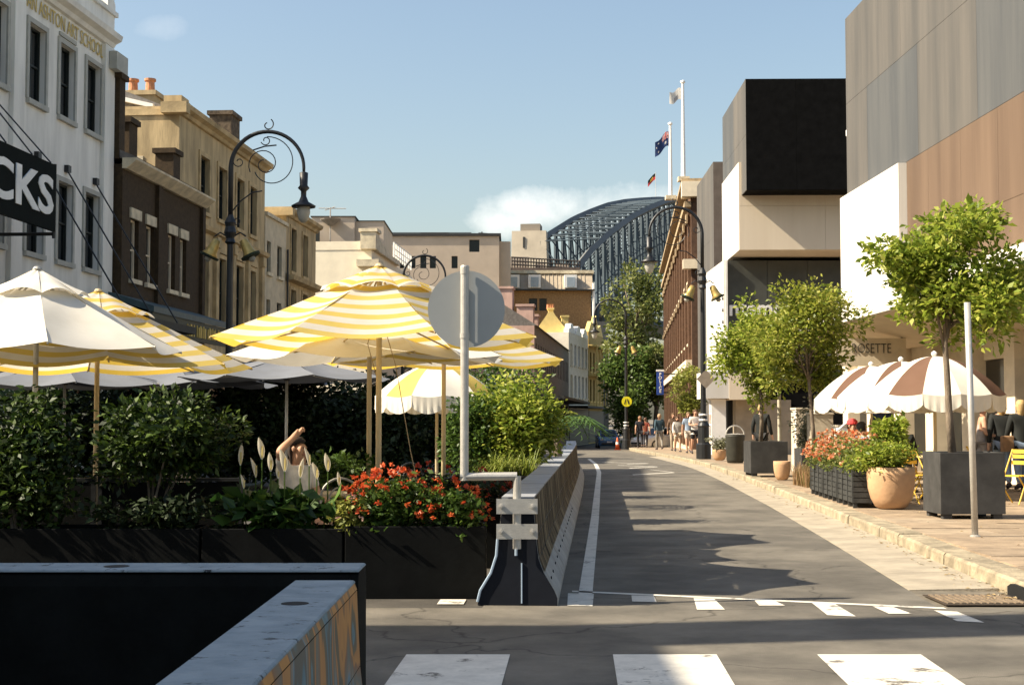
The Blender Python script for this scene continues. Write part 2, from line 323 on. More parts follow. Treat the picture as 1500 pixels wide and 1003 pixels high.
def window(parent, o, fm, sill_m=None, bars=(1, 1), depth=.22, head_m=None, surround=0):
    a, c, e, f = o[:4]; wd, h = c - a, f - e; key = (round(wd, 2), round(h, 2), fm.name, bars, depth, surround, sill_m.name if sill_m else '', head_m.name if head_m else '')
    if key not in WCACHE:
        t = .06; fr = MB(); y0, y1 = depth - .09, depth - .02
        fr.box(0, wd, y0, y1, 0, t); fr.box(0, wd, y0, y1, h - t, h); fr.box(0, t, y0, y1, t, h - t); fr.box(wd - t, wd, y0, y1, t, h - t)
        nx, nz = bars
        for k in range(1, nx + 1): x = wd * k / (nx + 1); fr.box(x - .018, x + .018, y0 + .01, y1 - .005, t, h - t)
        for k in range(1, nz + 1): z = h * k / (nz + 1); fr.box(t, wd - t, y0 + .013, y1 - .008, z - .022, z + .022)
        pn = MB().box(.002, wd - .002, depth - .03, depth - .003, .002, h - .002).mesh('pane')
        sl = MB().box(-.10, wd + .10, -.10, depth - .1, -.13, -.002).mesh('sill') if sill_m else None
        hd = MB().box(-.1, wd + .1, -.06, .05, h + .003, h + .30).mesh('lintel') if head_m else None
        su = None
        if surround:
            s = MB(); q = surround; s.box(-q, -.003, -.05, .03, 0, h + q); s.box(wd + .003, wd + q, -.05, .03, 0, h + q); s.box(-.002, wd + .002, -.05, .03, h + .003, h + q); su = s.mesh('surround')
        WCACHE[key] = (fr.mesh('window'), pn, sl, hd, su)
    fr, pn, sl, hd, su = WCACHE[key]
    wo = obj('window', fr, fm, parent, (a, 0, e)); obj('pane', pn, glass, wo)
    if sl: obj('sill', sl, sill_m, wo)
    if hd: obj('lintel', hd, head_m, wo)
    if su: obj('surround', su, sill_m or fm, wo)
    return wo
TH = math.atan(.0785)
def lfx(Y): return -14.57 + .0785 * Y
def lbuild(name, label, Y0): return thing(name, label, 'building', (lfx(Y0), Y0, gz(Y0) - .02), math.pi / 2 - TH)
def cornice(parent, L, z, m, prof=((0, 0), (-.1, .02), (-.16, .12), (-.32, .2), (-.36, .34), (0, .36)), x0=-.05, name='cornice'):
    return MB().prism([(a, z + b) for a, b in prof], x0, x0 + L + .1, 'x').build(name, m, parent)
def chimney(parent, x0, x1, y0, y1, z0, z1, m, pots=0, potm=None, cap=True):
    c = MB().box(x0, x1, y0, y1, z0, z1)
    if cap: c.box(x0 - .08, x1 + .08, y0 - .08, y1 + .08, z1 + .002, z1 + .16)
    c = c.build('chimney', m, parent)
    for k in range(pots):
        yy = y0 + (y1 - y0) * (k + .5) / pots
        MB().lathe([(.17, z1 + .16), (.15, z1 + .55), (.2, z1 + .58), (.2, z1 + .66), (.16, z1 + .66)], 12).build('chimney_pot', potm, c, loc=((x0 + x1) / 2, yy, 0))
    return c
terra = mat('terracotta', (.50, .22, .11), .8, .2, 8, .2)
wrender = mat('white_render', (.74, .73, .68), .85, .14, 1.4, .25, 18, stretch=(1.5, 1.5, .25), detail=9)
greytrim = mat('grey_trim', (.40, .40, .36), .8, .1, 3)
dbrick = mat('dark_brick', (.048, .030, .013), .9, .3, 7, .5, 40)
tanst = mat('tan_render', (.44, .335, .185), .88, .45, 1.5, .3, 14, stretch=(1.4, 1.4, .3), detail=9, ramp=(.28, .72))
tanst2 = mat('tan_render_b', (.46, .345, .185), .88, .36, 1.0, .3, 14)
creamst = mat('cream_stone', (.60, .52, .37), .85, .25, 2.5, .2, 16, detail=9)
slate = mat('slate_roof', (.17, .155, .14), .8, .25, 6, .4)
shopd = mat('shop_dark', (.015, .02, .017), .5, .2, 4)
dkgreen = mat('dark_green_fascia', (.012, .03, .024), .5, .2, 4)
goldpaint = mat('gold_lettering', (.55, .40, .10), .5, .1, 6)
def shopfront(root, L, H=3.4, m=None, n=3):
    for k in range(n):
        a, c = .35 + (L - .5) * k / n, .35 + (L - .5) * (k + 1) / n - .25
        window(root, (a, c, .45, H - .25), shopd, None, (1, 0))
def shop_ops(L, H=3.4, n=3): return [(.35 + (L - .5) * k / n, .35 + (L - .5) * (k + 1) / n - .25, .45, H - .25) for k in range(n)]
# white art school
W0 = 27.0; wb = lbuild('art_school_building', 'white rendered art school with raised gold lettering under its parapet', W0)
def wx(Y): return (Y - W0) / math.cos(TH)
cols = [(30.55, 31.55), (32.3, 33.2), (34.45, 35.45), (36.36, 37.34), (38.2, 39.22)]
ops = [(wx(a), wx(b), z0, z1) for a, b in cols for z0, z1 in ((5.6, 7.65), (9.35, 11.25))] + shop_ops(13, 3.4, 4)
wall(wb, 13.05, 12.35, 9, ops, wrender)
for o in ops[:10]: window(wb, o, shopd, greytrim, (1, 1), surround=.13)
shopfront(wb, 13, n=4)
cornice(wb, 13.0, 12.02, wrender); MB().box(-.05, 13.1, -.08, .5, 12.36, 12.95).build('parapet', wrender, wb)
MB().box(-.12, 13.2, -.16, .55, 12.952, 13.08).build('coping', wrender, wb)
MB().prism([(12.5, 13.08), (13.1, 13.08), (13.1, 13.28), (12.95, 13.45), (12.65, 13.45), (12.5, 13.28)], -.1, .45).build('parapet_finial', wrender, wb)
MB().box(12.35, 13.1, -.12, -.003, 0, 12.0).build('pilaster', wrender, wb); MB().box(wx(33.42), wx(34.02), -.12, -.003, 0, 12.0).build('pilaster', wrender, wb)
MB().box(13.06, 13.5, -.35, .5, 11.35, 11.85).box(12.6, 13.055, -.35, -.13, 11.35, 11.85).build('cornice_block', greytrim, wb)
MB().box(wx(36.3), wx(37.4), -.05, -.003, 11.42, 11.52).build('wall_plate', greytrim, wb)
text('lettering', 'JULIAN ASHTON ART SCHOOL', .52, goldpaint, wb, (wx(39.35), -.03, 11.58), (math.pi / 2, 0, 0), .006, .0, 'RIGHT', .80)
# projecting street banner with stay wires
bn = thing('street_banner_sign', 'black projecting banner sign with white block letters on the art school', 'sign', (lfx(30.0), 30.0, 0), math.pi / 2 - TH)
blk = mat('banner_black', (.004, .007, .006), .8, .2, 5, spec=.1)
byo = -1.9
MB().box(-3.2, 1.6, byo - .04, byo + .04, 5.65, 7.12).build('banner_panel', blk, bn)
MB().prism([(-.05 + byo, 7.125), (byo + .05, 7.125), (-.15, 7.75), (-.15, 7.85)], -3.2, 1.6, 'x').build('banner_hood', blk, bn)
text('lettering', 'ROCKS', 1.15, mat('banner_white', (.75, .77, .76), .6, .1, 2), bn, (1.45, byo - .05, 6.0), (math.pi / 2, 0, 0), .01, .03, 'RIGHT', 1.6)
for q_ in ([(1.62, byo, 7.16), (1.62, byo, 5.5)], [(1.62, byo, 7.1), (1.62, 0, 7.1)], [(1.62, byo, 5.6), (1.62, 0, 5.6)], [(-3.1, byo, 7.1), (-3.1, 0, 7.1)]): MB().tube(q_, .04).build('bracket', black, bn)
for (xa, za) in ((-1.0, 9.6), (.3, 9.5), (1.3, 9.25)):
    MB().tube([(xa, -.02, za), (xa + .1, byo, 7.15)], .018, 5).build('stay_wire', black, bn)
    MB().box(xa - .1, xa + .1, -.14, -.01, za - .08, za + .08).build('wall_bracket', black, bn)
# awning stays below on the same wall
st = thing('awning_stays', 'thin black awning stay rods running down the white wall', 'stay rods', (lfx(34), 34, 0), math.pi / 2 - TH)
for xa in (1.0, 2.9, 4.9): MB().tube([(xa, -.03, 8.0), (xa, -2.4, 4.1)], .022, 5).build('stay_rod', black, st); MB().box(xa - .1, xa + .1, -.12, -.005, 7.92, 8.1).build('wall_bracket', black, st)
MB().box(-6, 6.0, -2.6, -.02, 3.85, 4.05).build('awning', mat('awning_dark', (.03, .033, .03), .7, .2, 4), st)

# dark brick shop house
B0 = 40.15; bb = lbuild('brick_shop_house', 'low dark brick house with pale stone window heads and two chimneys', B0)
bb.location.x += .35; bb.location.y -= .03
bx_ = lambda Y: (Y - B0) / math.cos(TH)
ops = [(bx_(a), bx_(b), 5.55, 7.3) for a, b in ((40.85, 41.55), (42.2, 42.95), (44.25, 44.95), (45.45, 46.1))]
L = 7.75; wall(bb, L, 8.75, 8, ops + shop_ops(L, 3.4, 2), dbrick); shopfront(bb, L, n=2)
for o in ops: window(bb, o, cream, creamst, (0, 1), head_m=creamst)
cornice(bb, L, 8.62, creamst, ((0, 0), (-.12, .0), (-.42, .24), (-.42, .30), (0, .30)), name='eaves_cornice')
MB().prism([(-.43, 8.93), (3.8, 10.8), (8.0, 8.93)], 0, 6.4, 'x').build('roof', slate, bb)
chimney(bb, 1.9, 2.6, .5, 1.1, 8.9, 10.35, dbrick); chimney(bb, 5.0, 5.7, .15, .75, 8.9, 10.0, dbrick); chimney(bb, -.05, .4, .1, .8, 8.9, 11.2, dbrick)
MB().box(2.85, 3.25, -.12, -.003, 4.2, 8.6).build('pilaster', dbrick, bb); MB().box(7.4, 7.7, -.12, -.003, 0, 8.6).build('pilaster', dbrick, bb)
aw = MB().prism([(0, 4.85), (-1.3, 4.45), (-1.3, 4.62), (0, 5.02)], -1.0, 7.4, 'x').build('awning', mat('awning_blue', (.06, .10, .11), .5, .15, 3), bb)
MB().box(-1.0, 7.4, -1.26, -1.2, 3.85, 4.447).build('fascia', dkgreen, aw)
for k in range(22):
    if k % 7 != 5: MB().box(2.1 + k * .16, 2.1 + k * .16 + .05 + .04 * (k % 3), -1.285, -1.262, 3.98, 4.34 - .05 * (k % 2)).build('letter_stroke', goldpaint, aw)

# tan three-storey
T0 = 46.3; tb = lbuild('tan_corner_building', 'tan rendered three storey building with three terracotta chimney pots', T0)
tx = lambda Y: (Y - T0) / math.cos(TH)
tc_ = [(48.6, 49.65), (50.8, 51.85), (53.2, 54.2), (55.1, 56.05)]
L = 11.2; ops = [(tx(a), tx(b), z0, z1) for a, b in tc_ for z0, z1 in ((8.7, 10.6), (4.9, 7.3))]
wall(tb, L, 11.8, 9, ops + shop_ops(L, 3.4, 3), tanst); shopfront(tb, L, n=3)
for o in ops: window(tb, o, shopd, tanst2, (1, 1), surround=.16)
cornice(tb, L, 11.5, tanst2); cornice(tb, L, 8.0, tanst2, ((0, 0), (-.2, .06), (-.24, .2), (0, .24)), name='string_course')
MB().box(-.42, .0, -.36, .5, 11.5, 11.86).build('cornice_return', tanst2, tb)
MB().box(-.006, -.05, .4, 9, 11.5, 11.7).build('coping', tanst2, tb)
for xx in (.2, 2.0, 4.0, 6.2, 8.3, 10.4): MB().box(xx, xx + .35, -.14, -.003, 4.3, 7.98).box(xx - .05, xx + .4, -.2, -.003, 7.6, 7.979).build('pilaster', tanst2, tb)
for o in ops[1::2]: MB().prism([(o[0] - .1 + (o[1] - o[0] + .2) * (.5 - .5 * math.cos(math.pi * k / 8)), o[3] + .18 + .38 * math.sin(math.pi * k / 8)) for k in range(9)], -.1, -.003).build('arched_hood', tanst2, tb)
MB().prism([(.4, 11.81), (4.5, 13.4), (8.6, 11.81)], .5, 10.8, 'x').build('roof', slate, tb)
MB().prism([(4.6, 12.7), (4.6, 12.85), (1.0, 11.95), (1.0, 11.81)], .3, .49, 'x').build('roof_verge', white, tb)
chimney(tb, 1.6, 2.5, 1.4, 3.2, 11.81, 12.55, tanst, 3, terra)
rub = mat('rubble_stone', (.10, .075, .05), .95, .5, 5, 1.0, 9)
chimney(tb, 7.4, 8.6, .35, 1.2, 11.81, 13.1, rub, cap=True)
MB().box(.2, 1.0, .0, .6, 11.865, 12.2).build('parapet_block', tanst, tb)
for k, (zz_, yy) in enumerate(((10.6, 4.6), (10.0, 1.2))): MB().box(-.03, .003, yy, yy + .35, zz_, zz_ + .15).build('vent_grille', creamst, tb)

# narrow cream building, second tan building, pale gabled one
cb = lbuild('cream_terrace_building', 'narrow plain cream terrace between two tan ornate buildings', 57.6); L = 3.6
cx_ = lambda Y: (Y - 57.6)
ops = [(.3, .95, z0, z1) for z0, z1 in ((7.6, 8.9), (5.5, 6.5))] + [(2.05, 2.85, z0, z1) for z0, z1 in ((7.6, 8.9), (5.5, 6.5))]
wall(cb, L, 9.9, 9, ops, mat('cream_render', (.56, .48, .34), .88, .15, 2, .3), z0=-.3)
for o in ops: window(cb, o, shopd, creamst, (0, 1))
MB().box(-.03, L + .03, -.1, .4, 9.902, 10.05).build('coping', creamst, cb); MB().tube([(L - .1, -.1, 8.9), (L - .1, -.1, 0)], .05).build('downpipe', black, cb)
t2 = lbuild('ornate_tan_building', 'tan building with deep bracketed cornice beyond the cream terrace', 61.2); L = 5.9
ops = [(a, a + .95, z0, z1) for a in (.8, 3.1) for z0, z1 in ((8.1, 10.0), (5.2, 7.3))]
wall(t2, L, 10.5, 9, ops, tanst, z0=-.4)
for o in ops: window(t2, o, shopd, tanst2, (0, 1), surround=.14)
cornice(t2, L, 10.4, tanst2); cornice(t2, L, 7.6, tanst2, ((0, 0), (-.35, .06), (-.4, .25), (0, .3)), name='string_course')
MB().box(-.35, 0, -.36, 1.0, 10.4, 10.76).build('cornice_return', tanst2, t2)
chimney(t2, .4, 1.3, 1.5, 3.0, 10.5, 11.3, tanst2)
pg = lbuild('pale_gabled_building', 'pale building with blank cream end wall and moulded corner parapet', 82)
pgm = mat('pale_render', (.78, .70, .54), .88, .06, 1.5, .2)
wall(pg, 16, 11.6, 6.5, [(2, 3, 7.5, 9.5), (5, 6, 7.5, 9.5), (8, 9, 7.5, 9.5)], pgm, z0=-.6)
for a in (2, 5, 8): window(pg, (a, a + 1, 7.5, 9.5), shopd, creamst, (0, 1))
MB().box(-.03, 3, 0.3, 6.5, 11.602, 12.1).build('parapet', pgm, pg)
MB().box(-.35, .9, -.3, .6, 11.62, 12.6).box(-.5, 1.1, -.5, .8, 10.6, 11.0).box(-.42, 1.0, -.4, .7, 12.61, 12.8).box(-.3, .6, -.3, .5, 9.3, 10.0).build('corner_pier', creamst, pg)
MB().prism([(1.0, 12.4), (1.0, 11.61), (9, 11.61), (9, 11.9), (5, 11.9)], -.25, .1).build('scrolled_parapet', creamst, pg)
for k in range(9): MB().box(7 + k * .9, 7.12 + k * .9, -.2, -.1, 11.9, 12.9).build('lattice_bar', white, pg)
for k in range(3): MB().box(7, 14.3, -.17, -.13, 12.1 + k * .38, 12.17 + k * .38).build('lattice_rail', white, pg)

# distant blocks seen over the umbrellas (front faces the camera)
def fbuild(name, label, px0, Y): return thing(name, label, 'building', (XP(px0, Y), Y, -1.1), 0)
def fz(py, Y): return W(750, py, Y).z + 1.1
beige = mat('beige_block', (.47, .39, .31), .9, .08, .5, .15, 10)
beige2 = mat('beige_block_b', (.50, .42, .335), .9, .07, .5)
dfr = mat('dark_frame', (.03, .03, .03), .6)
Y = 152; F_ = fbuild('long_beige_block', 'long flat roofed beige block with a row of small dark windows', 552, Y); s = Y / F
fw = lambda px: (px - 552) * s
ops = [(fw(a), fw(a + 9), fz(393, Y), fz(375, Y)) for a in (585, 599, 615, 629, 661)] + [(fw(687), fw(702), fz(369, Y), fz(351, Y))]
wall(F_, fw(731), fz(346, Y), 14, ops, beige, depth=.4)
for o in ops: window(F_, o, dfr, None, (0, 0), depth=.4)
MB().box(-.2, fw(731) + .2, -.2, 14, fz(346, Y) + .003, fz(344, Y) + .15).build('roof_edge', dfr, F_)
MB().box(fw(612), fw(638), 3, 6, fz(345, Y), fz(335, Y)).box(fw(638), fw(655), 2, 8, fz(345, Y), fz(337, Y)).build('plant_room', mat('plant_grey', (.2, .19, .17), .8), F_)
MB().box(fw(731) + .003, fw(748), 1, 10, 0, fz(352, Y)).build('side_wing', beige, F_)
MB().tube([(fw(705), 2, fz(345, Y)), (fw(705), 2, fz(336, Y))], .08, 5).tube([(fw(700), 2, fz(338, Y)), (fw(714), 2, fz(339, Y))], .08, 5).tube([(fw(560), .5, fz(340, Y)), (fw(690), .5, fz(340, Y))], .04, 4).build('roof_aerial', dfr, F_)
Y = 128; Gb = fbuild('stepped_beige_block', 'stepped beige rooftop block with a television aerial mast', 455, Y); s = Y / F
gw = lambda px: (px - 455) * s
wall(Gb, gw(518), fz(318, Y), 10, [], beige2); MB().box(gw(518) + .003, gw(560), .6, 10, 0, fz(323, Y)).build('lower_wing', beige2, Gb)
MB().box(-.1, gw(518) + .1, -.1, 10, fz(318, Y) + .003, fz(316.5, Y)).box(gw(518) + .11, gw(560) + .1, .5, 10, fz(323, Y) + .003, fz(321.8, Y)).build('roof_edge', dfr, Gb)
MB().box(gw(440), gw(468), -3, -.5, 0, fz(340, Y)).build('dark_annex', mat('annex_dark', (.04, .055, .05), .7), Gb)
MB().tube([(gw(483), -.4, 0), (gw(483), -.4, fz(305, Y))], .06, 5).tube([(gw(466), -.4, fz(306, Y)), (gw(506), -.4, fz(306.5, Y))], .04, 4).tube([(gw(475), -.4, fz(309, Y)), (gw(490), -.4, fz(304, Y))], .04, 4).build('aerial_mast', mat('aerial', (.35, .33, .3), .5), Gb)
MB().lathe([(.2, 0), (.9, .5), (.95, .6), (.3, .3)], 12).build('satellite_dish', mat('dish', (.25, .22, .19), .7), Gb, loc=(gw(484), -.6, fz(332, Y)))
# brick mansard
obrick = mat('orange_brick', (.34, .20, .09), .9, .28, 6, .3, 30)
Y = 160; H_ = fbuild('mansard_brick_building', 'brown brick building with ribbed mansard roof and white dormer windows', 622, Y); s = Y / F
hw = lambda px: (px - 622) * s
zt, zb = fz(399, Y), fz(426, Y); Lh = hw(866)
ops = [(hw(775), hw(787), fz(455, Y), fz(437, Y)), (hw(790), hw(801), fz(455, Y), fz(437, Y))]
wall(H_, Lh, zb, 12, ops, obrick)
for o in ops: window(H_, o, dfr, None, (0, 1))
mm = mat('mansard_metal', (.36, .30, .22), .6, .1, 3)
MB().prism([(-.35, zb + .15), (1.3, zt), (11, zt), (11.5, zb + .15)], -.2, Lh + .2, 'x').build('mansard_roof', mm, H_)
MB().box(-.4, Lh + .4, -.6, 12, zb + .003, zb + .148).build('gutter_band', dfr, H_); MB().box(-.4, Lh + .4, 1.0, 11.4, zt + .003, zt + .35).build('roof_coping', creamst, H_)
for k in range(int(Lh / .45)):
    if k % 1 == 0: MB().prism([(-.42, zb + .2), (-.36, zb + .2), (1.28, zt), (1.22, zt)], k * .45, k * .45 + .09, 'x').build('roof_rib', mm, H_)
for pa in (743, 774, 827):
    d = MB().box(hw(pa), hw(pa + 18), -.5, 1.2, fz(422, Y), fz(403, Y)).build('dormer', white, H_); MB().box(hw(pa + 3.5), hw(pa + 15), -.56, -.503, fz(421, Y), fz(406.5, Y)).build('pane', mat('dormer_glass', (.30, .36, .42), .1, .1, 2), d)
MB().box(Lh - .1, Lh + 2, .6, 8, 0, fz(470, Y)).build('side_wing', mat('grey_wing', (.25, .23, .2), .9), H_)
MB().tube([(Lh + .3, -.3, 0), (Lh + .3, -.3, fz(415, Y))], .16, 6).build('downpipe', white, H_)
Y = 178; rb = fbuild('rooftop_terrace_block', 'dark rooftop terrace with rails and tanks below the bridge pylon', 745, Y); s = Y / F
rw = lambda px: (px - 745) * s
MB().box(0, rw(850), 0, 8, 0, fz(392, Y)).build('wall', mat('dusky_block', (.12, .09, .075), .9, .3, 2), rb)
dm = mat('deck_dark', (.035, .03, .028), .8)
for k in range(26): MB().tube([(rw(750 + 4 * k), .2, fz(392, Y)), (rw(750 + 4 * k), .2, fz(376 + k * .25, Y))], .07, 4).build('rail_post', dm, rb)
for zz_ in (376.5, 382, 387): MB().tube([(rw(749), .2, fz(zz_, Y)), (rw(851), .2, fz(zz_ + 6, Y))], .09, 4).build('rail', dm, rb)
MB().box(rw(748), rw(775), 1.5, 4, fz(393, Y), fz(374, Y)).box(rw(785), rw(800), 2, 4, fz(393, Y), fz(383, Y)).box(rw(815), rw(835), 2, 4, fz(393, Y), fz(384, Y)).build('roof_tank', beige, rb)

# right-bending terrace row beyond the cafe
M0 = Vector((1.5, 95, gz(95) - .05)); a2 = math.atan(.102)
ter = thing('long_terrace_row', 'long shaded two storey terrace with pink end wall and chimneys', 'building', M0, math.pi / 2 - a2)
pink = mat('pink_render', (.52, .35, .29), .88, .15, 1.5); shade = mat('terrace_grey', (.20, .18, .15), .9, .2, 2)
L = 36.5; n = 9; ops = [(1.2 + k * 4.0 + q, 1.2 + k * 4.0 + q + .9, z0, z1) for k in range(n) for q in (0, 1.9) for z0, z1 in ((5.4, 7.2),)]
ops = [o for o in ops if o[1] < L - .3]; gops = [(.8 + 4 * k, 3.9 + 4 * k, .5, 3.2) for k in range(n)]
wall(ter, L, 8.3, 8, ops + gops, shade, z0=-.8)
for o in ops: window(ter, o, dfr, None, (0, 1))
for o in gops: window(ter, o, shopd, None, (2, 0))
MB().box(-.1, -.003, 0, 8, 0, 8.3).build('end_wall', pink, ter); MB().prism([(-.2, 8.3), (2.5, 10.0), (6, 8.3)], -.1, L, 'x').build('roof', slate, ter)
MB().box(0, L, -2.0, -.01, 3.4, 3.6).build('awning', mat('awning_dark', (.03, .033, .03), .7, .2, 4), ter)
for a, b, c, d, zt_ in ((.1, 1.2, .1, 1.2, 9.6), (2.6, 3.8, .0, .9, 9.1), (.1, 1.3, 1.5, 3.0, 10.8)): chimney(ter, a, b, c, d, 8.3, zt_, pink)
yel = mat('yellow_render', (.70, .53, .20), .85, .1, 2)
yg = thing('yellow_gable_house', 'yellow house with chimney topped stepped gable above the terrace', 'building', (XP(787, 133), 133, -1.1)); s = 133 / F
yz = lambda py: W(750, py, 133).z + 1.1; yw = lambda px: (px - 787) * s
MB().prism([(0, 0), (yw(836), 0), (yw(836), yz(491)), (yw(832), yz(491)), (yw(832), yz(483)), (yw(828), yz(480)), (yw(813), yz(461)), (yw(811), yz(457)), (yw(803), yz(457)), (yw(801), yz(461)), (0, yz(481))], 0, 5).build('gable_wall', yel, yg)
chimney(yg, yw(803.5), yw(811), .3, 1.5, yz(458), yz(453), yel); chimney(yg, yw(824), yw(834), 2, 3.5, yz(485), yz(462), yel)
for k in range(3): MB().lathe([(.16, 0), (.14, .4), (.18, .45)], 8).build('chimney_pot', terra, yg, loc=(yw(803.5 + 3.4 * k), .9, yz(454) + .16))
K0 = Vector((5.25, 131.5, -1.1)); a3 = math.atan(.2)
dg = thing('dutch_gable_house', 'white house with curved gables and tall shuttered windows', 'building', K0, math.pi / 2 - a3)
ops = [(1 + k * 2.4, 2.3 + k * 2.4, z0, z1) for k in range(5) for z0, z1 in ((4.6, 6.7), (7.6, 9.6))]
wall(dg, 12.4, 10.6, 5, ops, mat('ivory_render', (.70, .64, .52), .85, .1, 2))
for o in ops: window(dg, o, white, creamst, (0, 1))
for g0, gw_ in ((.1, 3.6), (4.4, 3.6), (8.7, 3.6)): MB().prism([(g0, 10.61), (g0 + gw_, 10.61), (g0 + gw_, 10.95), (g0 + gw_ * .8, 11.0), (g0 + gw_ * .75, 11.35), (g0 + gw_ * .6, 11.5), (g0 + gw_ * .4, 11.5), (g0 + gw_ * .25, 11.35), (g0 + gw_ * .2, 11.0), (g0, 10.95)], -.02, .5).build('curved_gable', white, dg)
MB().box(.1, 12.3, -.06, -.003, .1, 3.5).build('shop_front', shopd, dg)
MB().box(-.1, 12.5, -1.8, -.01, 3.6, 3.8).build('awning', mat('awning_dark', (.03, .033, .03)), dg)
yo = thing('ornate_yellow_house', 'yellow ornate house with stacked balconies beside the tall street tree', 'building', (7.75, 144, -1.1), math.pi / 2 - a3)
ops = [(1 + k * 2.4, 2.1 + k * 2.4, z0, z1) for k in range(4) for z0, z1 in ((4.4, 6.6), (7.4, 9.4))]
wall(yo, 11, 11.4, 6, ops, mat('ochre_render', (.42, .30, .10), .85, .2, 2))
for o in ops: window(yo, o, dfr, yel, (0, 1))
for zz_ in (3.7, 6.9, 9.9): MB().box(-.1, 11.1, -.9, -.01, zz_, zz_ + .2).build('balcony', yel, yo)
for k in range(6): MB().tube([(k * 2.15 + .1, -.85, 3.9), (k * 2.15 + .1, -.85, 9.9)], .07, 5).build('balcony_post', yel, yo)
MB().prism([(0, 11.41), (11, 11.41), (9, 12.6), (7, 12.2), (5.5, 13.4), (4, 12.2), (2, 12.6)], -.02, .4).build('shaped_parapet', yel, yo)
MB().box(0, 11, -.05, -.003, 0.2, 3.4).build('shop_front', shopd, yo)

# brick police building on the right with flagpoles
pb = thing('brick_police_building', 'tall striped brick building with cream bands and two flagpoles', 'building', (13.19, 122, -1.0), -math.pi / 2 - TH)
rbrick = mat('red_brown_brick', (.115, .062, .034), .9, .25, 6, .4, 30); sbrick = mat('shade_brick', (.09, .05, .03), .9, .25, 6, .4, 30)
creamd = mat('weathered_cream', (.36, .27, .16), .85, .3, 3); Lp = 47.1; ops = []
for k in range(12):
    a = .95 + k * 3.85
    ops += [(a, a + 2.6, z0, z1) for z0, z1 in ((1.6, 4.2), (6.6, 9.2), (10.0, 12.2))]
wall(pb, Lp, 15.0, 11, ops, rbrick)
for o in ops: window(pb, o, dfr, creamst, (1, 1))
for k in range(13):
    a = -.35 + k * 3.85; a = max(a, .02); a = min(a, Lp - .9); MB().box(a + .1, a + .75, -.16, -.003, 1.0, 13.6).build('pilaster', rbrick, pb)
    MB().box(a, a + .85, -.26, -.165, 12.9, 13.4).build('corbel', creamd, pb); MB().box(a + .05, a + .8, -.24, -.165, 9.3, 9.6).build('corbel', creamd, pb)
MB().box(-.2, Lp + .2, -.35, 0, 13.7, 14.0).box(-.3, Lp + .3, -.5, 11, 15.002, 15.2).build('cornice', creamd, pb)
MB().box(-.05, Lp + .05, -.32, -.003, 5.2, 5.6).build('stone_band', cream, pb); MB().box(-.05, Lp + .05, -.34, -.003, 0, .98).build('stone_base', creamst, pb)
MB().box(Lp + .003, Lp + .12, 0, 11, 0, 15).build('end_wall', sbrick, pb)
MB().box(Lp - .4, Lp + .6, -.5, 1.2, 14.2, 15.0).build('corner_console', cream, pb); MB().box(Lp - .3, Lp + .4, -.45, .9, 10.4, 10.9).build('corner_console', cream, pb)
po = thing('police_sign', 'vertical blue police sign hung from the brick building', 'sign', (XP(967, 90), 90, -.3)); blue = mat('sign_blue', (.02, .06, .30), .5, .1, 4)
zp0, zp1 = W(0, 578, 90).z + .3, W(0, 544, 90).z + .3
MB().box(-.22, .22, -.06, .06, zp0, zp1).build('sign_box', blue, po); [MB().box(.22, 1.55, -.03, .03, q_, q_ + .08).build('bracket', black, po) for q_ in (zp1 - .2, zp0 + .1)]
MB().box(-.24, .24, -.07, .07, zp1 + .002, zp1 + .12).build('sign_cap', white, po)
for k, ch in enumerate('POLICE'): text('letter', ch, .26, white, po, (0, -.065, zp1 - .26 - k * .215), (math.pi / 2, 0, 0), .006, .008)
def flagpole(label, px, ytop, Y, zb):
    x = XP(px, Y); zt = W(px, ytop, Y).z; fp = thing('flagpole', label, 'flagpole', (x, Y, zb))
    MB().tube([(0, 0, 0), (0, 0, zt - zb)], [.13, .07], 8).build('pole', white, fp); MB().lathe([(.02, zt - zb), (.13, zt - zb + .05), (.13, zt - zb + .15), (.02, zt - zb + .2)], 8).build('finial', white, fp)
    MB().box(-.3, .3, -.3, .3, -.02, .2).build('base_plate', creamst, fp); return x, zt
def flag(name, label, x, Y, ztop, L, H, parts, droop=.5):
    f = thing(name, label, 'flag', (x, Y, ztop))
    def P(u, v): return (-u * L * .86, .18 * math.sin(u * 5 + v) * u * L * .5, -v * H - droop * L * u ** 1.3 + .08 * math.sin(u * 7))
    def patch(nm, u0, u1, v0, v1, m, off, n=8):
        for_ = MB(); g_ = []
        for i in range(n + 1):
            for j in range(n + 1):
                p = P(u0 + (u1 - u0) * i / n, v0 + (v1 - v0) * j / n); g_.append(p)
        for sgn in (1, -1):
            o = len(for_.v); for_.v += [(p[0], p[1] + sgn * off, p[2]) for p in g_]
            for_.f += [(o + i * (n + 1) + j, o + i * (n + 1) + j + 1, o + (i + 1) * (n + 1) + j + 1, o + (i + 1) * (n + 1) + j) for i in range(n) for j in range(n)]
        return for_.build(nm, m, f, smooth=True)
    for k, (nm, u0, u1, v0, v1, m) in enumerate(parts): patch(nm, u0, u1, v0, v1, m, .006 + .006 * k)
x, zt = flagpole('taller white flagpole flying a white flag on the brick building', 1003, 123, 75.6, 14.2)
fwh = mat('flag_white', (.78, .75, .70), .8, .04, 3, trans=.3); red = mat('flag_red', (.55, .05, .05), .8); navy = mat('flag_navy', (.02, .045, .15), .8, trans=.15)
flag('white_flag', 'white flag with a small grey emblem on the taller pole', x - .08, 75.6, zt - .25, .75, .62, [('cloth', 0, 1, 0, 1, fwh), ('emblem', .3, .6, .55, .95, mat('emblem_grey', (.35, .33, .32)))], .35)
x, zt = flagpole('shorter white flagpole flying a navy flag on the brick building', 984, 184, 82, 14.2)
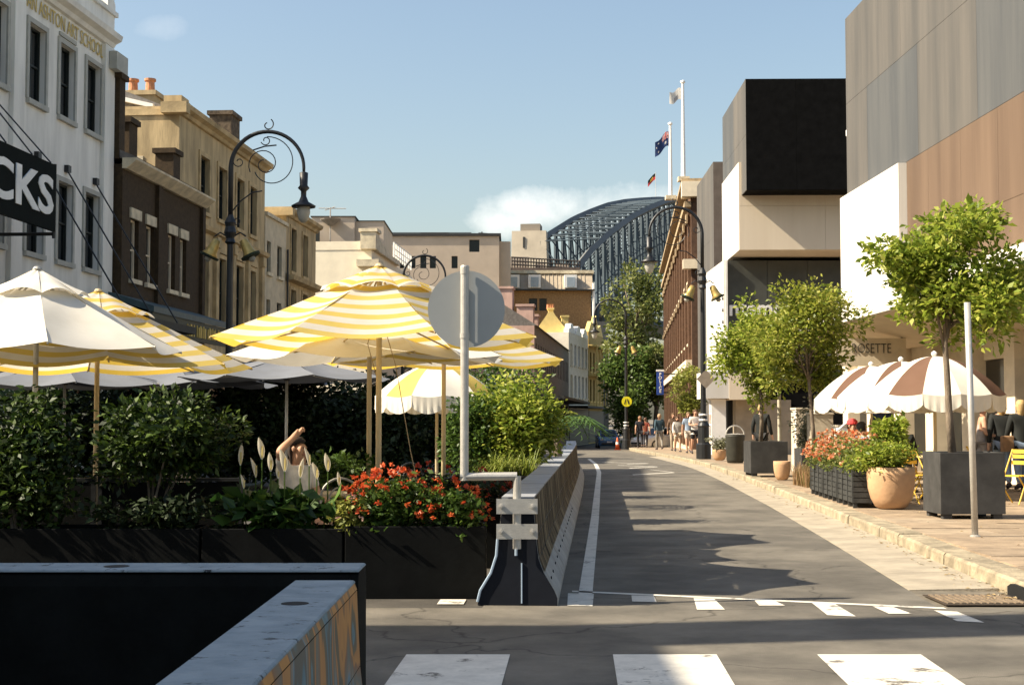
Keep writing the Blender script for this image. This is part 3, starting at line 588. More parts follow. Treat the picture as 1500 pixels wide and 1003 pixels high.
flag('national_flag', 'navy flag with union canton and white stars on the shorter pole', x - .08, 82, zt - .35, .95, .85, [('cloth', 0, 1, 0, 1, navy), ('canton_saltire', .04, .46, .04, .46, mat('flag_pink', (.5, .28, .30))), ('canton_cross', .2, .3, 0, .5, fwh), ('canton_bar', 0, .5, .19, .31, fwh), ('cross_inner', .225, .275, 0, .5, red), ('bar_inner', 0, .5, .225, .275, red), ('star', .19, .31, .64, .82, fwh), ('star', .72, .8, .15, .26, fwh), ('star', .86, .93, .4, .5, fwh), ('star', .72, .8, .72, .84, fwh)], .75)

# ------------------------------------------------------------------ museum and shops on the right
S2 = -.0216; A2 = math.atan(S2)
def streaks(name, c1, c2, rough=.7):
    m = mat(name, c1, rough, .0, 1.6, .12, 20, stretch=(.75, .75, .06), col2=c2, ramp=(.3, .72), detail=9); return m
slatep = streaks('grey_cladding', (.062, .060, .056), (.125, .112, .096)); slateb = streaks('bluegrey_cladding', (.052, .056, .06), (.10, .10, .096)); brownp = streaks('brown_cladding', (.092, .058, .036), (.155, .103, .066))
whitep = streaks('white_cladding', (.60, .57, .51), (.68, .655, .60)); blackp = mat('black_cladding', (.006, .006, .006), .85, .3, 3, spec=.05); beigep = streaks('beige_cladding', (.62, .52, .39), (.70, .60, .46))
def mca_block(name, label, x0, yn, yf, zb, zt, side, front, depth=8, cols=3, rows=2, fcols=4, frows=2, edge=None):
    """cuboid clad in separate panels: street side (faces -X) and front (faces the camera)"""
    r = thing(name, label, 'building', (x0, yn, 0), A2 * -1 * -1)
    L = yf - yn; core = MB().box(.03, depth, .03, L, zb, zt).build('core', edge or front or side, r)
    g_ = .009; hs = [(zb + (zt - zb) * k / rows, zb + (zt - zb) * (k + 1) / rows) for k in range(rows)]
    for k in range(cols):
        for z0, z1 in hs:
            mm_ = side if not isinstance(side, list) else side[(k + int(z0)) % len(side)]
            MB().box(0, .029, L * k / cols + g_ * .5, L * (k + 1) / cols - g_ * .5, z0 + g_ * .5, z1 - g_ * .5).build('cladding_panel', mm_, r)
    hs = [(zb + (zt - zb) * k / frows, zb + (zt - zb) * (k + 1) / frows) for k in range(frows)]
    for k in range(fcols):
        for z0, z1 in hs: MB().box(depth * k / fcols + g_ * .5, depth * (k + 1) / fcols - g_ * .5, 0, .029, z0 + g_ * .5, z1 - g_ * .5).build('cladding_panel', front, r)
    return r
v1 = mca_block('slate_tower_block', 'grey brown clad tower block beside the brick building', 9.30, 65.2, 72.2, -.6, 13.35, slatep, mat('slate_front', (.16, .13, .11), .8, .15, 2), 5, 2, 4, 2, 3)
v2 = mca_block('cream_gallery_block', 'white and beige gallery block under the black box', 9.25, 57.6, 63.0, 8.35, 11.95, whitep, beigep, 7, 1, 1, 2, 2, edge=beigep)
v3 = mca_block('black_gallery_box', 'overhanging gallery box with black front and grey side', 9.33, 56.2, 63.5, 10.58, 15.05, [slatep, slateb], blackp, 8, 2, 2, 4, 1, edge=blackp)
# glazed base with white lettered wall
gb = thing('glazed_museum_base', 'dark glazed museum base with white lettering and ribbed white wall', 'building', (9.0, 59.8, gz(60)), 0)
dglass = mat('dark_gallery_glass', (.065, .068, .06), .35, .3, .8, spec=.5)
MB().box(.3, 8, .3, 5, 0, 8.33).build('core', blackp, gb)
for k in range(4): MB().box(.12 + k * 1.7, .12 + (k + 1) * 1.7 - .02, .2, .28, 3.2, 8.3).build('glass_panel', dglass, gb)
for k in range(9): MB().box(-.06, 0, .05 + k * .6, .05 + k * .6 + .58, 2.9, 8.3).build('ribbed_panel', whitep, gb)
MB().box(.002, .1, 0, 5.6, 2.9, 8.3).build('wall_core', white, gb)
for k in range(8): MB().lathe([(.07, 0), (.09, .03), (.07, .05)], 8, Matrix.Translation((-.06, .2, 3.2 + k * .5)) @ Matrix.Rotation(-math.pi / 2, 4, 'Y')).build('fixing_stud', black, gb)
text('lettering', 'ntemporary', .92, white, gb, (.15, .12, W(0, 462, 60).z - gz(60)), (math.pi / 2, 0, 0), .04, .02, 'LEFT', .98)
MB().box(-1.05, -.1, -1.5, 1.4, 2.45, 3.55).build('entry_canopy', whitep, gb); MB().box(-.099, 1.4, -1.52, 1.4, 2.4, 3.5).build('canopy_return', beigep, gb)
MB().box(-.75, -.15, -.9, -.2, 0, 2.42).build('poster_pillar', white, gb)
for k, c in enumerate([(.5, .45, .4), (.3, .28, .27), (.45, .3, .25), (.6, .58, .55)]): MB().box(-.775, -.752, -.8, -.35, .5 + k * .46, .88 + k * .46).build('poster', mat('poster_%d' % k, c, .6, .3, 6), gb)
MB().box(.3, 2.6, -.6, .19, 0, 2.4).build('stone_pier', mat('pier_stone', (.32, .27, .2), .85, .15, 2), gb)
# big right-hand volume with separate panels
rx0, ry0 = 9.40, 39.6
rv = thing('brown_grey_gallery_wing', 'large gallery wing clad in grey, brown and white panels above the canopy', 'building', (rx0, ry0, 0), -math.pi / 2 + math.atan(.0216))
MB().box(.0, 19, .03, 9, 4.55, 12.75).build('core', slatep, rv)
gs = .009
def panels(zs, xs, ms, nm='cladding_panel'):
    for (z0, z1) in zs:
        for k, (a, b) in enumerate(xs): MB().box(a + gs / 2, b - gs / 2, 0, .029, z0 + gs / 2, z1 - gs / 2).build(nm, ms[k % len(ms)], rv)
panels([(10.32, 12.75)], [(0, 5.2), (5.2, 10), (10, 14.5), (14.5, 19)], [slatep])
panels([(7.68, 10.32)], [(0, 2.15), (2.15, 6.5), (6.5, 10.5), (10.5, 15), (15, 19)], [slatep, slateb, slatep, slateb, slatep])
MB().box(-.02, 5.55, -.2, .028, 4.5, 7.66).build('white_panel', whitep, rv)
panels([(5.75, 7.68)], [(5.56, 7.2), (7.2, 9.4), (9.4, 11.6), (11.6, 15), (15, 19)], [brownp]); panels([(4.55, 5.75)], [(5.56, 9.4), (9.4, 15), (15, 19)], [brownp])
MB().lathe([(.06, 0), (.09, .05), (.09, .2), (.05, .25)], 8).build('wall_light', white, rv, loc=(-.1, .1, 9.4))
# street canopy with shopfronts below
cn = thing('street_canopy', 'thick white canopy with sloping cream soffit over the shopfronts', 'canopy', (8.0, 40.5, 0), -math.pi / 2 + math.atan(.0216))
MB().box(0, 19, 0, .14, 3.86, 4.38).build('fascia', whitep, cn); MB().prism([(.141, 4.37), (.141, 3.9), (2.4, 3.35), (2.4, 4.5)], 0, 19, 'x').build('soffit', mat('soffit_cream', (.70, .60, .44), .8, .06, 2), cn)
MB().prism([(.1, 4.385), (2.4, 4.503), (2.4, 4.56), (.1, 4.40)], 0, 19, 'x').build('canopy_top', whitep, cn)
sh = thing('cream_shopfront', 'cream shopfront with square piers and dark glass below the canopy', 'shopfront', (10.4, 44, .1), -math.pi / 2 + math.atan(.0216))
MB().box(0, 24, .3, 5, 0, 4.4).build('back_wall', mat('shop_interior', (.05, .045, .035), .7, .4, 1), sh)
for k in range(9):
    MB().box(.3 + k * 2.7, .9 + k * 2.7, -.25, .28, 0, 3.35).build('pier', cream, sh)
    if k < 8: MB().box(.95 + k * 2.7, 2.95 + k * 2.7, .1, .16, .3, 2.7).build('glass_panel', glass, sh); MB().box(.95 + k * 2.7, 2.95 + k * 2.7, .05, .25, 2.72, 3.3).build('header', cream, sh)
MB().box(0, 24, -.3, .29, 3.36, 3.6).build('beam', cream, sh)
rs = thing('rosette_sign', 'cream ROSETTE sign board hung across under the canopy', 'sign', (XP(1283, 35.5), 35.5, 0))
zr0, zr1 = W(0, 536, 35.5).z, W(0, 495, 35.5).z
MB().box(XP(1225, 35.5) - XP(1283, 35.5), XP(1328, 35.5) - XP(1283, 35.5), 0, .12, zr0, zr1).build('sign_board', cream, rs)
text('lettering', 'ROSETTE', .35, mat('sign_ink', (.05, .05, .045), .6), rs, (-.10, -.012, W(0, 517, 35.5).z), (math.pi / 2, 0, 0), .006, -.004, 'CENTER', .70)
[MB().box(q_, q_ + .04, .03, .09, zr1 + .002, 3.95).build('hanger', black, rs) for q_ in (-.9, .66)]

# ------------------------------------------------------------------ unseen corner building on the left, chimney added to throw the shade band
cbld = thing('corner_stone_building', 'sandstone corner building with a tall chimney across the side street', 'building', (-9.0, -14, 0), math.pi / 2)
ops = [(1.5 + k * 3.2, 2.7 + k * 3.2, z0, z1) for k in range(7) for z0, z1 in ((.9, 3.0), (4.6, 6.6))]
wall(cbld, 22.75, 8.6, 8, ops, creamst)
for o in ops: window(cbld, o, white, creamst, (1, 1))
chimney(cbld, 21.8, 22.6, .1, 1.6, 8.61, 14.2, creamst)

# ------------------------------------------------------------------ harbour bridge
bridge = thing('steel_arch_bridge', 'dark blue grey steel arch bridge rising over the rooftops', 'bridge', (0, 0, -1.1))
bst = mat('bridge_steel', (.13, .135, .13), .7, .15, .05); bdk = mat('bridge_dark', (.035, .055, .072), .7, .15, .05)  # blue-grey tint stands in for haze over the distant steel
BU = Vector((.344, .95, 0)); BP = Vector((.94, -.34, 0)); B0_ = Vector((15.6, 650, 0))
def zt_(u): return interp([(-80, 48), (-60, 60), (-30, 74.5), (0, 86), (40, 99), (70, 107), (100, 114.5), (135, 121.5), (170, 127.5), (210, 134), (250, 139.5), (300, 143.5), (350, 145), (420, 142)], u)
def zl_(u): return zt_(u) - (44 - 24 * max(0, min(1, (u + 60) / 330)))
def bar(m, a, b, t, n=4): m.tube([a, b], t * .6, n)
US = [-74 + 11 * k for k in range(45)]; us = US[6:]
for side, nm in ((0, 'near_truss'), (1, 'far_truss')):
    o = B0_ + BP * (30 * side); tp = MB(); lo_ = MB(); wb_ = MB()
    for a, b in zip(US if side else us, (US if side else us)[1:]):
        A, B, Cc, D = (o + BU * a + Vector((0, 0, zt_(a))), o + BU * b + Vector((0, 0, zt_(b))), o + BU * a + Vector((0, 0, zl_(a))), o + BU * b + Vector((0, 0, zl_(b))))
        bar(tp, A, B, 3.0); bar(lo_, Cc, D, 3.0)
        bar(wb_, A, Cc, 1.4); bar(wb_, A, D, 1.1)
        for h in (.5,): bar(wb_, A.lerp(Cc, h), B.lerp(D, h), .5)
        base = Vector((Cc.x, Cc.y, 52)); bar(wb_, Cc, base, .9)
    tp.build('top_chord', bst, bridge); lo_.build('bottom_chord', bdk, bridge); wb_.build('web_members', bdk, bridge)
lat = MB()
for a, b in zip(us, us[1:]):
    for zf in (zt_, zl_):
        P0, P1 = B0_ + BU * a + Vector((0, 0, zf(a))), B0_ + BP * 30 + BU * a + Vector((0, 0, zf(a))); Q0, Q1 = B0_ + BU * b + Vector((0, 0, zf(b))), B0_ + BP * 30 + BU * b + Vector((0, 0, zf(b)))
        bar(lat, P0, P1, .55); bar(lat, P0, Q1, .4); bar(lat, P1, Q0, .4)
        bar(lat, (P0 + P1) / 2, (Q0 + Q1) / 2, .45)
    bar(lat, B0_ + BU * a + Vector((0, 0, zt_(a))), B0_ + BP * 30 + BU * a + Vector((0, 0, zl_(a))), .5); bar(lat, B0_ + BU * a + Vector((0, 0, zl_(a))), B0_ + BP * 30 + BU * a + Vector((0, 0, zt_(a))), .5)
lat.build('cross_bracing', bdk, bridge)
dk = MB(); P = B0_ + BU * -260; Q = B0_ + BU * 420
dk.add([P + Vector((0, 0, 50)), P + BP * 30 + Vector((0, 0, 50)), Q + BP * 30 + Vector((0, 0, 50)), Q + Vector((0, 0, 50)), P + Vector((0, 0, 53)), P + BP * 30 + Vector((0, 0, 53)), Q + BP * 30 + Vector((0, 0, 53)), Q + Vector((0, 0, 53))], [(3, 2, 1, 0), (4, 5, 6, 7), (0, 1, 5, 4), (1, 2, 6, 5), (2, 3, 7, 6), (3, 0, 4, 7)]); dk.build('deck', bdk, bridge)
pyl = thing('bridge_pylon', 'pale stone bridge pylon with stepped top behind the rooftops', 'pylon', (XP(779, 640), 640, -1.1), -.12)
gran = mat('pylon_granite', (.52, .45, .35), .9, .12, .15, .2, 1.5); zy = lambda py: W(750, py, 640).z + 1.1
def taper(x0, x1, z0, z1, k, d): 
    return MB().add([(x0, 0, z0), (x1, 0, z0), (x1, d, z0), (x0, d, z0), (x0 + k, k, z1), (x1 - k, k, z1), (x1 - k, d - k, z1), (x0 + k, d - k, z1)], [(3, 2, 1, 0), (4, 5, 6, 7), (0, 1, 5, 4), (1, 2, 6, 5), (2, 3, 7, 6), (3, 0, 4, 7)])
taper(-11.5, 8.5, 0, zy(337), 2.2, 19).build('shaft', gran, pyl); MB().box(-5.6, 3.4, 4, 14, zy(337) + .003, zy(326)).build('attic', mat('attic_stone', (.25, .22, .18), .9), pyl)
MB().box(-4.2, -3.4, 1.7, 2.2, zy(362), zy(346)).build('slit_window', dfr, pyl)
bfl = (XP(962, 905), 905); MBp = thing('summit_flagpole', 'thin flagpole on the summit of the arch bridge', 'flagpole', (bfl[0], bfl[1], 138))
MB().tube([(0, 0, 0), (0, 0, W(0, 252, 905).z - 138)], .16, 6).build('pole', mat('summit_pole', (.5, .5, .5)), MBp)
flag('tricolour_flag', 'black and red flag with yellow disc on the bridge summit', bfl[0] - .2, 905, W(0, 254, 905).z, 5.6, 4.0, [('cloth', 0, 1, 0, .5, mat('flag_black', (.01, .01, .01))), ('red_half', 0, 1, .5, 1, red), ('disc', .3, .7, .3, .7, mat('flag_yellow', (.8, .55, .05)))], .9)

# ------------------------------------------------------------------ concrete barriers and the Z-shaped sign pole
PROF = [(.325, 0), (.325, .06), (.30, .12), (.215, .26), (.17, .38), (.15, .55), (.125, .85)]
def jersey_poly(h=.85, k=1.0): 
    r = [(x * k, z * h / .85) for x, z in PROF]; return [(-x, z) for x, z in r] + [(x, z) for x, z in reversed(r)]
def wrapmat():
    m = mat('printed_wrap', (.3, .26, .2), .8, .3, 2, spec=.06); t = m.node_tree; p = t.nodes['Principled BSDF']
    tcn = N(t, 'ShaderNodeTexCoord'); mp = N(t, 'ShaderNodeMapping'); mp.inputs['Scale'].default_value = (.2, 1.7, .10); t.links.new(tcn.outputs['Object'], mp.inputs[0])
    n = N(t, 'ShaderNodeTexNoise'); n.inputs['Scale'].default_value = 2.6; n.inputs['Detail'].default_value = 4; n.inputs['Distortion'].default_value = .6; t.links.new(mp.outputs[0], n.inputs['Vector'])
    r = N(t, 'ShaderNodeValToRGB'); e = r.color_ramp.elements; e[0].position = .3; e[0].position = .40; e[0].color = (.012, .011, .01, 1); e[1].position = .66; e[1].color = (.34, .28, .19, 1)
    for pos, c in ((.45, (.12, .09, .055, 1)), (.485, (.02, .02, .02, 1)), (.53, (.27, .20, .115, 1)), (.56, (.035, .036, .04, 1)), (.61, (.20, .15, .085, 1))): e.new(pos).color = c
    t.links.new(n.outputs[0], r.inputs[0]); t.links.new(r.outputs[0], p.inputs['Base Color']); return m
wrap = wrapmat(); capm = mat('barrier_cap', (.26, .27, .29), .55, .15, 5, .1)
endshade = mat('barrier_end_blue', (.010, .012, .018), .7, .2, 4, spec=.15)  # concrete end face in shade; its darkness is put into this colour
BAR = [(11.55, .045), (14, .19), (20, .56), (30, 1.17), (36, 1.50), (40, 1.66), (44, 1.78)]
y = 11.55; k = 0; nb = 12
while k < nb:
    L = 2.42; a, b = y, y + L - .02; xa, xb = interp(BAR, a), interp(BAR, b); ang = math.atan2(xb - xa, b - a)
    lab = ['concrete barrier with a dark blue end face carrying the sign pole', 'concrete barrier coupled behind the one carrying the sign pole', 'concrete barrier, third in line from the sign pole', 'concrete barrier, fourth in line from the sign pole', 'concrete barrier, fifth in line from the sign pole'][k] if k < 5 else ('last barrier of the line, where the white edge line bends' if k == nb - 1 else 'concrete barrier, %s in line from the sign pole' % ['sixth', 'seventh', 'eighth', 'ninth', 'tenth', 'eleventh'][k - 5])
    br = thing('concrete_barrier', lab, 'barrier', (xa, a, .0), -ang, 'barriers lining the road')
    body = MB().prism(jersey_poly(), 0, L - .03).build('body', concrete, br)
    MB().box(-.13, .13, .01, L - .05, .852, .868).build('cap', capm, br)
    q = [(x + .006, z) for x, z in PROF[3:]]; w_ = MB()
    for (xa_, za_), (xb_, zb_) in zip(q, q[1:]): w_.quad((xa_, .02, za_ + .01), (xa_, L - .05, za_ + .01), (xb_, L - .05, zb_), (xb_, .02, zb_))
    w_.build('printed_wrap', wrap, br)
    for yy in ((.3, .8, 1.5, 2.1) if k < 4 else ()):
        MB().lathe([(.014, -.004), (.014, .006)], 8, Matrix.Translation((.262, yy, .19)) @ Matrix.Rotation(math.pi / 2, 4, 'Y')).build('bolt_hole', black, br)
    if k == 0:
        MB().prism([(x * .985, z + .002) for x, z in jersey_poly(.845)], -.012, -.002).build('end_plate', endshade, br)
        edge = mat('edge_strip_blue', (.28, .36, .46), .5, .1, 5)
        MB().tube([(-.322, -.02, .03), (-.30, -.02, .12), (-.215, -.02, .26), (-.17, -.02, .40), (-.155, -.02, .60)], .011, 6).build('edge_strip', edge, br)
        MB().tube([(-.01, -.02, .40), (-.01, -.02, .62)], .012, 6).build('edge_strip', edge, br); MB().tube([(.035, -.018, .02), (.035, -.018, .34)], .006, 6).build('edge_strip', edge, br)
    y += L; k += 1
sgn = thing('round_sign', 'round grey sign back on a cranked galvanised pole bolted to the barrier', 'sign', (.04, 11.47, 0))
zl, zh = W(0, 697, 11.47).z, W(0, 391, 11.47).z; xo = XP(680.5, 11.47) - .04
MB().tube([(0, 0, .46), (0, 0, zl)], .033, 14).build('lower_post', steel, sgn); MB().tube([(-.033, 0, zl), (0, 0, zl - .0), (xo, 0, zl - .005), (xo - .033, 0, zl)], .033, 14).build('crank_arm', steel, sgn)
MB().tube([(xo, 0, zl - .035), (xo, 0, zh)], .034, 14).build('upper_post', steel, sgn); MB().lathe([(.037, zh - .06), (.037, zh), (.030, zh + .012)], 14).build('post_cap', steel, sgn, loc=(xo, 0, 0))
zc, rr = W(0, 452, 11.47).z, .313
MB().lathe([(rr, 0), (rr, .004)], 48, Matrix.Translation((xo + .012, .052, zc)) @ Matrix.Rotation(-math.pi / 2, 4, 'X')).build('sign_plate', mat('sign_back', (.37, .38, .37), .5, .05, 3, metal=.25), sgn)
MB().tube([(xo - .02, .046, zc - .2), (xo - .02, .046, zc + .2)], .012, 6).build('sign_rail', steel, sgn)
MB().lathe([(.039, zc - .24), (.039, zc - .2)], 14).build('sign_clamp', steel, sgn, loc=(xo, 0, 0))
for zz_ in (.80, .60):
    pl = MB().box(-.165, .165, -.045, -.035, zz_ - .06, zz_ + .06).build('bracket_plate', steel, sgn)
    for xx in (-.125, .125): MB().lathe([(.018, 0), (.018, .014), (.008, .014), (.008, .03)], 8, Matrix.Translation((xx, -.045, zz_)) @ Matrix.Rotation(math.pi / 2, 4, 'X')).build('bolt', steel, pl)
# foreground barriers
topm = mat('chipped_top', (.19, .235, .26), .75, .0, 7, .3, 30, col2=(.27, .315, .34), spec=.2)
t = topm.node_tree; p = t.nodes['Principled BSDF']; tcn = N(t, 'ShaderNodeTexCoord'); mp = N(t, 'ShaderNodeMapping'); mp.inputs['Scale'].default_value = (5.5, 9, 6); t.links.new(tcn.outputs['Object'], mp.inputs[0])
v = N(t, 'ShaderNodeTexNoise'); v.inputs['Scale'].default_value = 1.6; v.inputs['Detail'].default_value = 10; v.inputs['Roughness'].default_value = .7; t.links.new(mp.outputs[0], v.inputs['Vector'])
r_ = N(t, 'ShaderNodeValToRGB'); r_.color_ramp.elements[0].position = .35; r_.color_ramp.elements[1].position = .42; r_.color_ramp.elements[0].color = (.06, .06, .06, 1); t.links.new(v.outputs[0], r_.inputs[0])
mx = N(t, 'ShaderNodeMix', data_type='RGBA', blend_type='MULTIPLY'); mx.inputs[0].default_value = 1; src = p.inputs['Base Color'].links[0].from_socket; t.links.new(src, mx.inputs[6]); t.links.new(r_.outputs[0], mx.inputs[7]); t.links.new(mx.outputs[2], p.inputs['Base Color'])
def muralmat():
    m = mat('mural', (.1, .1, .1), .5, .2, 2); t = m.node_tree; p = t.nodes['Principled BSDF']; tcn = N(t, 'ShaderNodeTexCoord'); mp = N(t, 'ShaderNodeMapping'); mp.inputs['Scale'].default_value = (1, 1.5, .8); t.links.new(tcn.outputs['Object'], mp.inputs[0])
    n = N(t, 'ShaderNodeTexNoise'); n.inputs['Scale'].default_value = 1.15; n.inputs['Detail'].default_value = 2; n.inputs['Distortion'].default_value = 1.6; t.links.new(mp.outputs[0], n.inputs['Vector'])
    m1 = N(t, 'ShaderNodeMath', operation='MULTIPLY'); m1.inputs[1].default_value = 3.1; t.links.new(n.outputs[0], m1.inputs[0]); fr = N(t, 'ShaderNodeMath', operation='FRACT'); t.links.new(m1.outputs[0], fr.inputs[0])
    r = N(t, 'ShaderNodeValToRGB'); r.color_ramp.interpolation = 'LINEAR'; e = r.color_ramp.elements; e[0].position = 0; e[0].color = (.05, .06, .06, 1); e[1].position = 1; e[1].color = (.05, .055, .05, 1)
    for pos, c in ((.14, (.05, .07, .07, 1)), (.17, (.03, .14, .2, 1)), (.23, (.06, .19, .25, 1)), (.27, (.05, .06, .05, 1)), (.42, (.09, .08, .05, 1)), (.46, (.36, .15, .035, 1)), (.60, (.45, .20, .045, 1)), (.64, (.2, .08, .03, 1)), (.80, (.10, .13, .12, 1)), (.86, (.22, .16, .11, 1)), (.92, (.07, .2, .28, 1))): e.new(pos).color = c
    t.links.new(fr.outputs[0], r.inputs[0]); t.links.new(r.outputs[0], p.inputs['Base Color']); return m
mural = muralmat(); dkside = mat('barrier_dark_side', (.006, .007, .0065), .85, .3, 4, .2, spec=.08)  # near-black side colour stands in for the deep shade on the barriers
FP = [(.24, 0), (.235, .08), (.175, .24), (.15, .45), (.135, .77), (.125, .80)]
mb_ = thing('mural_barrier', 'barrier with chipped pale top and swirling orange and blue mural side', 'barrier', (-.80, 3.0, 0))
fpoly = [(-x, z) for x, z in FP] + [(x, z) for x, z in reversed(FP)]
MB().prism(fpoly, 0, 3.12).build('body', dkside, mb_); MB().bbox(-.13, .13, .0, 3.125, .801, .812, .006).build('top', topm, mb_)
w_ = MB()
for (xa_, za_), (xb_, zb_) in zip(FP, FP[1:]): w_.quad((xa_ + .004, .01, za_ + .004), (xa_ + .004, 3.115, za_ + .004), (xb_ + .004, 3.115, zb_), (xb_ + .004, .01, zb_))
w_.build('mural_face', mural, mb_)
MB().lathe([(.052, .8115), (.052, .8135), (.046, .8135)], 20).build('lifting_hole', mat('void_black', (.004, .004, .004), .9), mb_, loc=(-.01, 2.35, 0))
db = thing('dark_barrier', 'dark barrier with rounded end standing across behind the mural barrier', 'barrier', (-.70, 6.7, 0), math.pi / 2)
pr = [(.22, 0), (.215, .08), (.19, .3), (.18, .74), (.165, .785), (.14, .80)]; poly = [(-x, z) for x, z in pr] + [(x, z) for x, z in reversed(pr)]
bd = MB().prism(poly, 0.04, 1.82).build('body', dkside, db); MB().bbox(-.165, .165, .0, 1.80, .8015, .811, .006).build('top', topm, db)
MB().lathe([(.06, .811), (.06, .8125), (.05, .8125)], 16).build('lifting_hole', mat('void_black', (.004, .004, .004), .9), db, loc=(0, 1.15, 0))
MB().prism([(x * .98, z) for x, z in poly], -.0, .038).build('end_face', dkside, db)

# ------------------------------------------------------------------ plants
def leaves_mesh(name, P, size, nrm=None, aspect=.45, seed=1, fold=.25, jit=.4):
    g_ = np.random.default_rng(seed); n = len(P); P = np.asarray(P, float)
    d = g_.normal(size=(n, 3)); d[:, 2] = d[:, 2] * .6 + .05
    if nrm is not None: d = d * .7 + nrm * .9
    d /= np.linalg.norm(d, axis=1)[:, None]; u = g_.normal(size=(n, 3)); u[:, 2] += 1.2; s_ = np.cross(d, u); s_ /= np.linalg.norm(s_, axis=1)[:, None] + 1e-9; up = np.cross(s_, d)
    L = size * g_.uniform(1 - jit, 1 + jit, n)[:, None]; Wd = L * aspect
    v = np.stack([P, P + d * L * .5 + s_ * Wd * .5 + up * L * fold * .4, P + d * L - up * L * fold * .3, P + d * L * .5 - s_ * Wd * .5 + up * L * fold * .4], 1).reshape(-1, 3)
    me = bpy.data.meshes.new(name); me.vertices.add(4 * n); me.vertices.foreach_set('co', v.ravel()); me.loops.add(4 * n); me.loops.foreach_set('vertex_index', np.arange(4 * n)); me.polygons.add(n)
    me.polygons.foreach_set('loop_start', np.arange(n) * 4); me.update(calc_edges=True); return me
def crown_pts(n, c, r, nclump, seed, spread=.34, shell=.55, zmin=None):
    g_ = np.random.default_rng(seed); k = g_.normal(size=(nclump, 3)); k /= np.linalg.norm(k, axis=1)[:, None]; k *= (shell + (1 - shell) * g_.uniform(0, 1, nclump)[:, None]) * g_.uniform(.72, 1.06, nclump)[:, None] * .9
    w_ = g_.uniform(.35, 1.6, nclump); idx = g_.choice(nclump, n, p=w_ / w_.sum()); sz = np.sqrt(w_)[idx][:, None]
    off = g_.normal(size=(n, 3)) * spread * .5 * sz * np.array((1.1, 1.1, .72)); off *= np.minimum(1, 2.1 * spread * .5 / (np.linalg.norm(off, axis=1)[:, None] + 1e-9)) ; P = k[idx] + off
    return np.asarray(c) + P * np.asarray(r), np.asarray(c) + k * np.asarray(r), off / (np.linalg.norm(off, axis=1)[:, None] + 1e-9)
lf_lime = leafmat('leaf_lime', [(.10, .155, .02), (.21, .28, .03), (.32, .38, .05), (.44, .45, .09)], .48)
lf_yelg = leafmat('leaf_yelg', [(.10, .14, .02), (.20, .25, .03), (.32, .35, .05), (.44, .42, .10)], .45)
lf_mid = leafmat('leaf_mid', [(.03, .065, .012), (.06, .11, .018), (.10, .16, .025)], .3)
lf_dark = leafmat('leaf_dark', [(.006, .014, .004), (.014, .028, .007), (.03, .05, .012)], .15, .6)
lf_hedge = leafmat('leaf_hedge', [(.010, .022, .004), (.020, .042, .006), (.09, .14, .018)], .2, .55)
lf_far = leafmat('leaf_far', [(.08, .11, .03), (.17, .20, .05), (.30, .31, .11)], .35)
lf_yel = leafmat('leaf_yellowgreen', [(.14, .17, .03), (.24, .26, .05), (.32, .32, .08)], .35)
def tree(name, label, base, trunk_h, c, r, n, size, m, seed, nclump=26, tr=.05, group=None, lean=(0, 0), spread=.36, cat='tree', aspect=.5):
    o = thing(name, label, cat, base, 0, group); P, K, nn = crown_pts(n, c, r, nclump, seed, spread)
    tk = MB(); g_ = random.Random(seed); top = Vector((lean[0], lean[1], trunk_h)); pts = [Vector((0, 0, 0)), Vector((lean[0] * .3 + g_.uniform(-.02, .02), lean[1] * .3, trunk_h * .35)), Vector((lean[0] * .7, lean[1] * .7 + g_.uniform(-.02, .02), trunk_h * .7)), top, top.lerp(Vector(c), .7)]
    tk.tube(pts, [tr * 1.25, tr, tr * .9, tr * .8, tr * .35], 8)
    for kk in K[::2]:
        kk = Vector(kk); t0 = top.lerp(Vector(c), g_.uniform(-.1, .6)); mid = t0.lerp(kk, .5) + Vector((0, 0, .06 * r[2])); tk.tube([t0, mid, kk], [tr * .45, tr * .3, tr * .12], 5)
    tk.build('trunk', bark, o, smooth=True); cr = obj('crown', leaves_mesh('crown', P, size, nn, aspect, seed), m, o); cr['kind'] = 'stuff'; return o
def shrub(name, label, base, c, r, n, size, m, seed, nclump=18, group=None, aspect=.5, spread=.45, stems=5, cat='shrub'):
    o = thing(name, label, cat, base, 0, group); P, K, nn = crown_pts(n, c, r, nclump, seed, spread, .3); st = MB()
    P = P[P[:, 2] > .01]; nn = nn[:len(P)]
    for k in range(stems): kk = Vector(K[k]); st.tube([(rnd.uniform(-.03, .03), rnd.uniform(-.03, .03), 0), kk * .5 + Vector((0, 0, .02)), kk], [.014, .010, .004], 5)
    st = st.build('stem', bark, o); st['kind'] = 'stuff'; cr = obj('foliage', leaves_mesh('foliage', P, size, nn, aspect, seed), m, o); cr['kind'] = 'stuff'; return o
def planter_box(name, label, x0, x1, y0, y1, z1, m, zb=0, feet=True, group=None):
    o = thing(name, label, 'planter', ((x0 + x1) / 2, (y0 + y1) / 2, zb), 0, group); hx, hy = (x1 - x0) / 2, (y1 - y0) / 2; f = .07 if feet else 0; t = .035
    b = MB(); b.bbox(-hx, hx, -hy, -hy + t, f, z1, .006); b.bbox(-hx, hx, hy - t, hy, f, z1, .006); b.bbox(-hx, -hx + t, -hy + t + .001, hy - t - .001, f, z1, .006); b.bbox(hx - t, hx, -hy + t + .001, hy - t - .001, f, z1, .006); b.build('side_panels', m, o)['kind'] = 'stuff'
    MB().box(-hx + t, hx - t, -hy + t, hy - t, f, z1 - .06).build('soil', soil, o)
    if feet:
        for a in (-1, 1):
            for c in (-1, 1): MB().box(a * (hx - .1) - .06, a * (hx - .1) + .06, c * (hy - .08) - .06, c * (hy - .08) + .06, 0, f - .001).build('foot', m, o)
    return o
